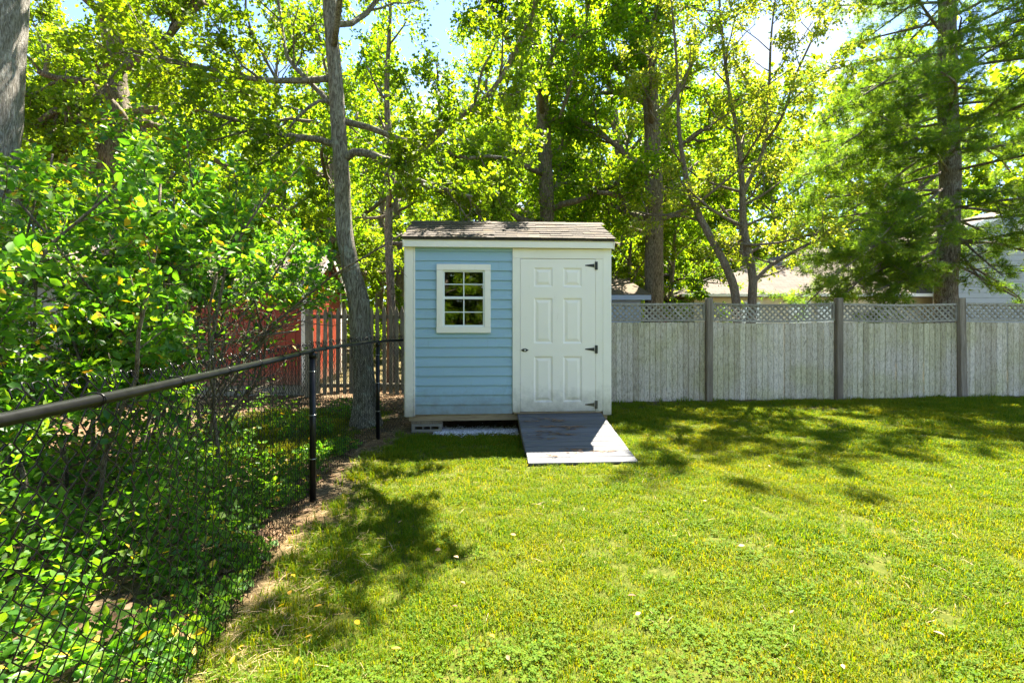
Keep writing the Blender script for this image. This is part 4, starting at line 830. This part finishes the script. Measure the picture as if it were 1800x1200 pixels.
# ------------------------------------------------------------------ lawn grass, clover, straw
def instancer(name, pts, rot, scl, idx, protos, label, cat):
    col = bpy.data.collections.new(name + '_parts')
    for i, me in enumerate(protos): col.objects.link(bpy.data.objects.new('%s_tuft' % name + chr(97 + i), me))
    me = bpy.data.meshes.new(name); me.from_pydata([tuple(p) for p in pts], [], [])
    a = me.attributes.new('rot', 'FLOAT_VECTOR', 'POINT'); a.data.foreach_set('vector', np.asarray(rot, np.float32).ravel())
    a = me.attributes.new('scl', 'FLOAT', 'POINT'); a.data.foreach_set('value', np.asarray(scl, np.float32))
    a = me.attributes.new('idx', 'INT', 'POINT'); a.data.foreach_set('value', np.asarray(idx, np.int32))
    o = link(name, me); g = bpy.data.node_groups.new(name, 'GeometryNodeTree')
    g.interface.new_socket('Geometry', in_out='INPUT', socket_type='NodeSocketGeometry'); g.interface.new_socket('Geometry', in_out='OUTPUT', socket_type='NodeSocketGeometry')
    gi, go = g.nodes.new('NodeGroupInput'), g.nodes.new('NodeGroupOutput'); ci_ = g.nodes.new('GeometryNodeCollectionInfo')
    ci_.inputs['Collection'].default_value = col; ci_.inputs['Separate Children'].default_value = True; ci_.inputs['Reset Children'].default_value = True
    ip = g.nodes.new('GeometryNodeInstanceOnPoints'); ip.inputs['Pick Instance'].default_value = True
    def na(nm, dt):
        d = g.nodes.new('GeometryNodeInputNamedAttribute'); d.data_type = dt; d.inputs['Name'].default_value = nm; return d.outputs[0]
    g.links.new(gi.outputs[0], ip.inputs['Points']); g.links.new(ci_.outputs[0], ip.inputs['Instance'])
    g.links.new(na('idx', 'INT'), ip.inputs['Instance Index']); g.links.new(na('rot', 'FLOAT_VECTOR'), ip.inputs['Rotation']); g.links.new(na('scl', 'FLOAT'), ip.inputs['Scale'])
    g.links.new(ip.outputs[0], go.inputs[0]); md = o.modifiers.new('instances', 'NODES'); md.node_group = g
    return tag(o, label, cat, kind='stuff')
def tuft(seed, nbl, rad, h, wid, mat='grass_blade', dry=0.0):
    r = random.Random(seed); V, Fc, vals = [], [], []
    for k in range(nbl):
        a = r.uniform(0, 6.28); rr = rad * math.sqrt(r.random()); bx_, by_ = math.cos(a) * rr, math.sin(a) * rr; la = r.uniform(0, 6.28); lean = r.uniform(.15, 1.1); H = h * r.uniform(.55, 1.2)
        sx, sy = -math.sin(la) * wid * r.uniform(.6, 1.2), math.cos(la) * wid; dx, dy = math.cos(la) * lean, math.sin(la) * lean; n = len(V)
        V += [(bx_ - sx / 2, by_ - sy / 2, -.01), (bx_ + sx / 2, by_ + sy / 2, -.01), (bx_ + dx * H * .35 + sx * .42, by_ + dy * H * .35 + sy * .42, H * .6), (bx_ + dx * H * .35 - sx * .42, by_ + dy * H * .35 - sy * .42, H * .6), (bx_ + dx * H, by_ + dy * H, H * (1 - .25 * lean))]
        Fc += [(n, n + 1, n + 2, n + 3), (n + 3, n + 2, n + 4)]; val = r.random() * .88 if r.random() > .05 + dry * .6 else r.uniform(.9, 1); vals += [val] * 5
    me = pymesh(V, Fc, mat); a = me.attributes.new('v', 'FLOAT', 'POINT'); a.data.foreach_set('value', vals); return me
protos = [tuft(100 + k, 46, .06, .038, .0040) for k in range(5)] + [tuft(110 + k, 38, .065, .026, .0045, dry=.18) for k in range(3)] + [tuft(120 + k, 26, .05, .075, .0045) for k in range(2)]
pts, rot, scl, idx = [], [], [], []
def try_pt(x, y, tall=False):
    l = lawn(x, y)
    if rnd.random() > l * 1.15: return
    if y > 8.86: return
    lx = (x + .04 - .672 * math.cos(SR)); 
    q = ramp.matrix_basis.inverted() @ Vector((x, y, 0))
    if abs(q.x) < .575 and -1.60 < q.y < .1: return
    q = shed.matrix_basis.inverted() @ Vector((x, y, 0))
    if abs(q.x) < 1.33 and q.y > -.02 and q.y < 1.8: return
    if abs(q.x) < 1.33 and q.y > -.13 and rnd.random() < .8: return
    n1 = mnoise.noise((x * .9, y * .9, 20)); d = max(1.6, math.hypot(x, y))
    k = rnd.randrange(5) if n1 > -.12 or rnd.random() < .4 else 5 + rnd.randrange(3)
    edge = x - fence_x(y) if y < 6.6 else 9
    if (y > 8.7 or edge < .4) and rnd.random() < .3: k = 8 + rnd.randrange(2)
    pts.append((x, y, gz(x, y))); rot.append((rnd.gauss(0, .08), rnd.gauss(0, .08), rnd.uniform(0, 6.28))); scl.append(rnd.uniform(.72, 1.15) * (1 + .45 * mnoise.noise((x * 2.3, y * 2.3, 50))) * (1 + .06 * max(0, d - 3))); idx.append(k)
for ya, yb, den in ((1.2, 2.6, 430), (2.6, 4.2, 350), (4.2, 6.4, 270), (6.4, 8.9, 190)):
    xa, xb = -4.6, 1.12 * yb + .6
    for k in range(int((xb - xa) * (yb - ya) * den)):
        x, y = rnd.uniform(xa, xb), rnd.uniform(ya, yb)
        if x < -1.1 * y - .3: continue
        try_pt(x, y)
instancer('lawn_grass', pts, rot, scl, idx, protos, 'short sunlit green and straw-coloured lawn grass', 'grass')
# clover patches
T3 = []
def clover(seed):
    r = random.Random(seed); pp, dv_ = [], []
    for k in range(16):
        cx, cy, cz = r.gauss(0, .035), r.gauss(0, .035), r.uniform(.012, .036); a0 = r.uniform(0, 6.28)
        for j in range(3): a = a0 + j * 2.094; pp.append((cx, cy, cz)); dv_.append((math.cos(a), math.sin(a), r.uniform(-.1, .35)))
    return leaf_mesh(pp, dv_, np.random.default_rng(seed).uniform(.008, .0145, len(pp)), ([(0, 0, 0), (.35, .45, .04), (.3, .85, .03), (0, .95, 0), (-.3, .85, .03), (-.35, .45, .04)], [(0, 1, 2, 3), (0, 3, 4, 5)]), 'clover', np.random.default_rng(seed), 3)
pts, rot, scl, idx = [], [], [], []
for k in range(9000):
    x, y = rnd.uniform(-1.2, 3.2), rnd.uniform(1.3, 5.0); n1 = mnoise.noise((x * 1.1 + 4, y * 1.1, 31)) + .5 * mnoise.noise((x * 3.5, y * 3.5, 12)) + .45 * (2.3 - y) + rnd.gauss(0, .22)
    if n1 < .22 or lawn(x, y) < .6: continue
    if rnd.random() < .5: continue
    pts.append((x, y, gz(x, y))); rot.append((0, 0, rnd.uniform(0, 6.28))); scl.append(rnd.uniform(.8, 1.2)); idx.append(rnd.randrange(4))
instancer('clover', pts, rot, scl, idx, [clover(200 + k) for k in range(4)], 'patches of small round clover leaves growing in the lawn', 'clover')
# dry grass clippings on bare soil and lawn
N = 5200; q = []
while len(q) < N:
    y = rnd.uniform(1.3, 8.8); x = fence_x(y) + rnd.gauss(.12, .22) if rnd.random() < .5 else rnd.uniform(-1.2, 8.5)
    if x > y * 1.15: continue
    if x > fence_x(y) + .5 and mnoise.noise((x * 1.4, y * 1.4, 40)) < .08: continue
    w2 = shed.matrix_basis.inverted() @ Vector((x, y, 0))
    if abs(w2.x) < 1.4 and w2.y > -1.7: continue
    q.append((x, y, gz(x, y) + rnd.uniform(.006, .03)))
tag(link('dry_grass', leaf_mesh(q, np.stack([rng.normal(size=N), rng.normal(size=N), rng.normal(size=N) * .1], 1), rng.uniform(.03, .09, N), ([(-.02, 0, 0), (.02, 0, 0), (.015, .6, .05), (0, 1, 0), (-.015, .6, .05)], [(0, 1, 2, 4), (4, 2, 3)]), 'straw', rng, 2)), 'dry straw-coloured grass clippings scattered over the bare soil strip', 'dry grass', kind='stuff')
# single fallen leaves
for i, (px, py, col) in enumerate([(512, 1023, 0), (508, 1060, 0), (552, 1082, 0), (536, 1138, 0), (500, 1076, 0), (405, 1185, 0), (430, 1150, 0), (520, 1186, 0), (688, 1160, 0), (895, 1182, 1), (862, 1134, 0), (795, 1082, 2), (810, 1037, 1), (798, 990, 1), (775, 977, 1), (1117, 1098, 1), (632, 1115, 0), (305, 1155, 0), (907, 952, 1), (1242, 890, 1), (1350, 825, 1), (1640, 1124, 2), (1298, 972, 1), (1388, 1092, 1), (1118, 1062, 2), (1480, 1185, 1), (560, 900, 2), (600, 878, 1), (700, 930, 2), (1552, 985, 2)]):
    y = F * HC / (py - HY); x = (px - 900) / F * y; mt = ('yellow_leaf', 'straw', 'brown_leaf')[col]; sz_ = rnd.uniform(.026, .045)
    o = link('fallen_leaf', leaf_mesh([(0, 0, 0)], [(rnd.gauss(0, 1), rnd.gauss(0, 1), .12)], [sz_], T_OVATE, mt, rng, 2.5), None, (x, y, gz(x, y) + .045))
    tag(o, ('yellow fallen leaf lying on the lawn', 'pale dry fallen leaf lying on the lawn', 'brown fallen leaf lying on the lawn')[col], 'leaf', ('yellow leaves on the lawn', 'pale leaves on the lawn', 'brown leaves on the lawn')[col])

# ------------------------------------------------------------------ woods behind
def wood_tree(seed, H, n, Lb, leafm, size, leaves=8, z0=.22):
    T = Tree(seed); R = T.r; x = y = 0; tp = []
    for i in range(7): tp.append((Vector((x, y, H * i / 6 - .05)), (.030 * H * .6) * (1 - i / 6.6) + .015)); x += R.gauss(0, .03) * H * .35; y += R.gauss(0, .03) * H * .35
    cf = oakcfg(levels=3, leaves=leaves, jit=.03 * Lb, len=[0, Lb, Lb * .5, Lb * .22], dens=[0, 2.4 * 2.6 / Lb, 4.6 * 1.2 / (Lb * .5), 0], rmin=.008)
    auto_limbs(T, tp, cf, H * z0, H * .97, n, Lb * 1.15, Lb * .45, (-5, 60), R.uniform(0, 6))
    return T, tp
def copy_thing(root, loc, rz, sc, label=None):
    c_ = root.copy(); C.objects.link(c_); c_.location = loc; c_.rotation_euler = (0, 0, rz); c_.scale = (sc, sc, sc)
    if label: c_['label'] = label
    for ch in list(root.children):
        d = ch.copy(); C.objects.link(d); d.parent = c_
    return c_
LBW = 'tall leafy tree in the woods far behind the fences'; GW = 'woods behind the fences'
protos = []
for i, (seed, H, n, Lb) in enumerate(((301, 15, 20, 3.3), (302, 17, 22, 3.5), (303, 13, 20, 3.1))):
    T, tp = wood_tree(seed, H, n, Lb, 'wood_leaf', None, 60)
    protos.append(build_tree('wood_tree', LBW, GW, T, tp, (0, 0, 0), 'bark_dark', ('wood_leaf', 'oak_leaf_warm', 'wood_leaf')[i], T_DIAMOND, (.09, .18), seed, merge=True))
spots = [(-20, 19), (-17.5, 23), (-9.5, 20), (-5.8, 25), (-6.6, 18.0), (1.2, 24), (4.6, 19.5), (8.0, 28), (11.5, 25.5), (16, 29), (21, 27), (25, 21), (-25, 27), (-1.5, 30), (6, 34), (-11, 31), (14, 36), (-19, 34), (30, 31), (-7.5, 28), (2.8, 29), (9.5, 33), (26, 33), (-22, 22), (4.2, 37), (-3.8, 36), (12, 30), (-8, 37), (-26, 33)]
for i, (x, y) in enumerate(spots):
    pr_ = protos[i % 3]
    if i < 3: pr_.location = (x, y, 0); pr_.rotation_euler = (0, 0, rnd.uniform(0, 6))
    else: copy_thing(pr_, (x, y, 0), rnd.uniform(0, 6.28), rnd.uniform(.85, 1.12))
# understory saplings
T, tp = wood_tree(401, 5.0, 16, 1.8, 'wood_leaf', None, 70, .1)
sap = build_tree('sapling', 'young yellow-green sapling in the undergrowth beyond the fences', 'saplings beyond the fences', T, tp, (0, 0, 0), 'bark_thin', 'wood_leaf', T_DIAMOND, (.055, .11), 401, merge=True); sap.location = (-.9, 13.0, 0)
T, tp = wood_tree(402, 6.0, 18, 2.0, 'oak_leaf_warm', None, 70, .1)
sap2 = build_tree('sapling', 'young yellow-green sapling in the undergrowth beyond the fences', 'saplings beyond the fences', T, tp, (0, 0, 0), 'bark_thin', 'oak_leaf_warm', T_DIAMOND, (.06, .11), 402, merge=True); sap2.location = (-.6, 15.0, 0)
for i, (x, y) in enumerate([(-5.9, 15.2), (-8.2, 14.6), (-9.4, 13.8), (1.9, 16.5), (3.6, 15.4), (5.4, 16.6), (-1.9, 17.5), (6.4, 20.5), (-6, 19), (-12.3, 21), (2.6, 20), (-10.5, 17)]):
    copy_thing((sap, sap2)[i % 2], (x, y, 0), rnd.uniform(0, 6.28), rnd.uniform(.75, 1.15))
# flowering bush seen through the lattice
R_ = random.Random(5); st = [(Vector((3.05 + R_.uniform(-.15, .15), 9.75 + R_.uniform(-.1, .1), 0)), Vector((R_.uniform(-.3, .3), R_.uniform(-.2, .2), 1)), R_.uniform(1.2, 1.55), .015) for k in range(6)]
fcf = dict(scf); fcf.update(len=[0, .4, .22, .1], dens=[0, 5, 6, 0], leaves=5)
shrub('flowering_bush', 'low bush with magenta blossoms showing through the lattice fence top', 71, st, fcf, (.03, .05), lambda a: a[1] > 9.2, 0, 'blossom')
# far wood: one mass, nobody could count it
N = 105000; a = rng.uniform(-1.05, 1.05, N); r_ = rng.uniform(38, 58, N); zz = rng.random(N) ** 1.1 * 20
q = np.stack([np.sin(a) * r_, np.cos(a) * r_, zz], 1); dn = np.array([mnoise.noise((x * .16, z_ * .22, y * .16)) for x, y, z_ in q]); q = q[dn > -.30 + .03 * np.maximum(0, q[:, 2] - 12)]; n = len(q)
tag(link('far_woodland', leaf_mesh(q, rng.normal(size=(n, 3)), rng.uniform(.38, .72, n), T_DIAMOND, 'wood_leaf', rng, .6)), 'distant mass of yellow-green woodland foliage behind everything', 'woodland', kind='stuff')
# trees on the far side of the yard, behind the camera: they show as reflections in the shed window
for i, (x, y) in enumerate([(-9, -15), (-3.5, -18), (3, -16), (9, -19), (-15, -20)]):
    c_ = copy_thing(protos[i % 3], (x, y, 0), rnd.uniform(0, 6.28), .85); c_['label'] = 'leafy tree across the yard, mirrored in the shed window'; c_['group'] = 'trees across the yard'

for i in range(22):
    c_ = copy_thing((sap, sap2)[i % 2], (-8 + (i % 11) * 1.35 + rnd.uniform(-.4, .4), (-8.5 if i < 11 else -12.5) - rnd.uniform(0, 2.5), 0), rnd.uniform(0, 6.28), rnd.uniform(1.2, 1.5)); c_['label'] = 'bushy sapling across the yard, mirrored in the shed window'; c_['group'] = 'saplings across the yard'
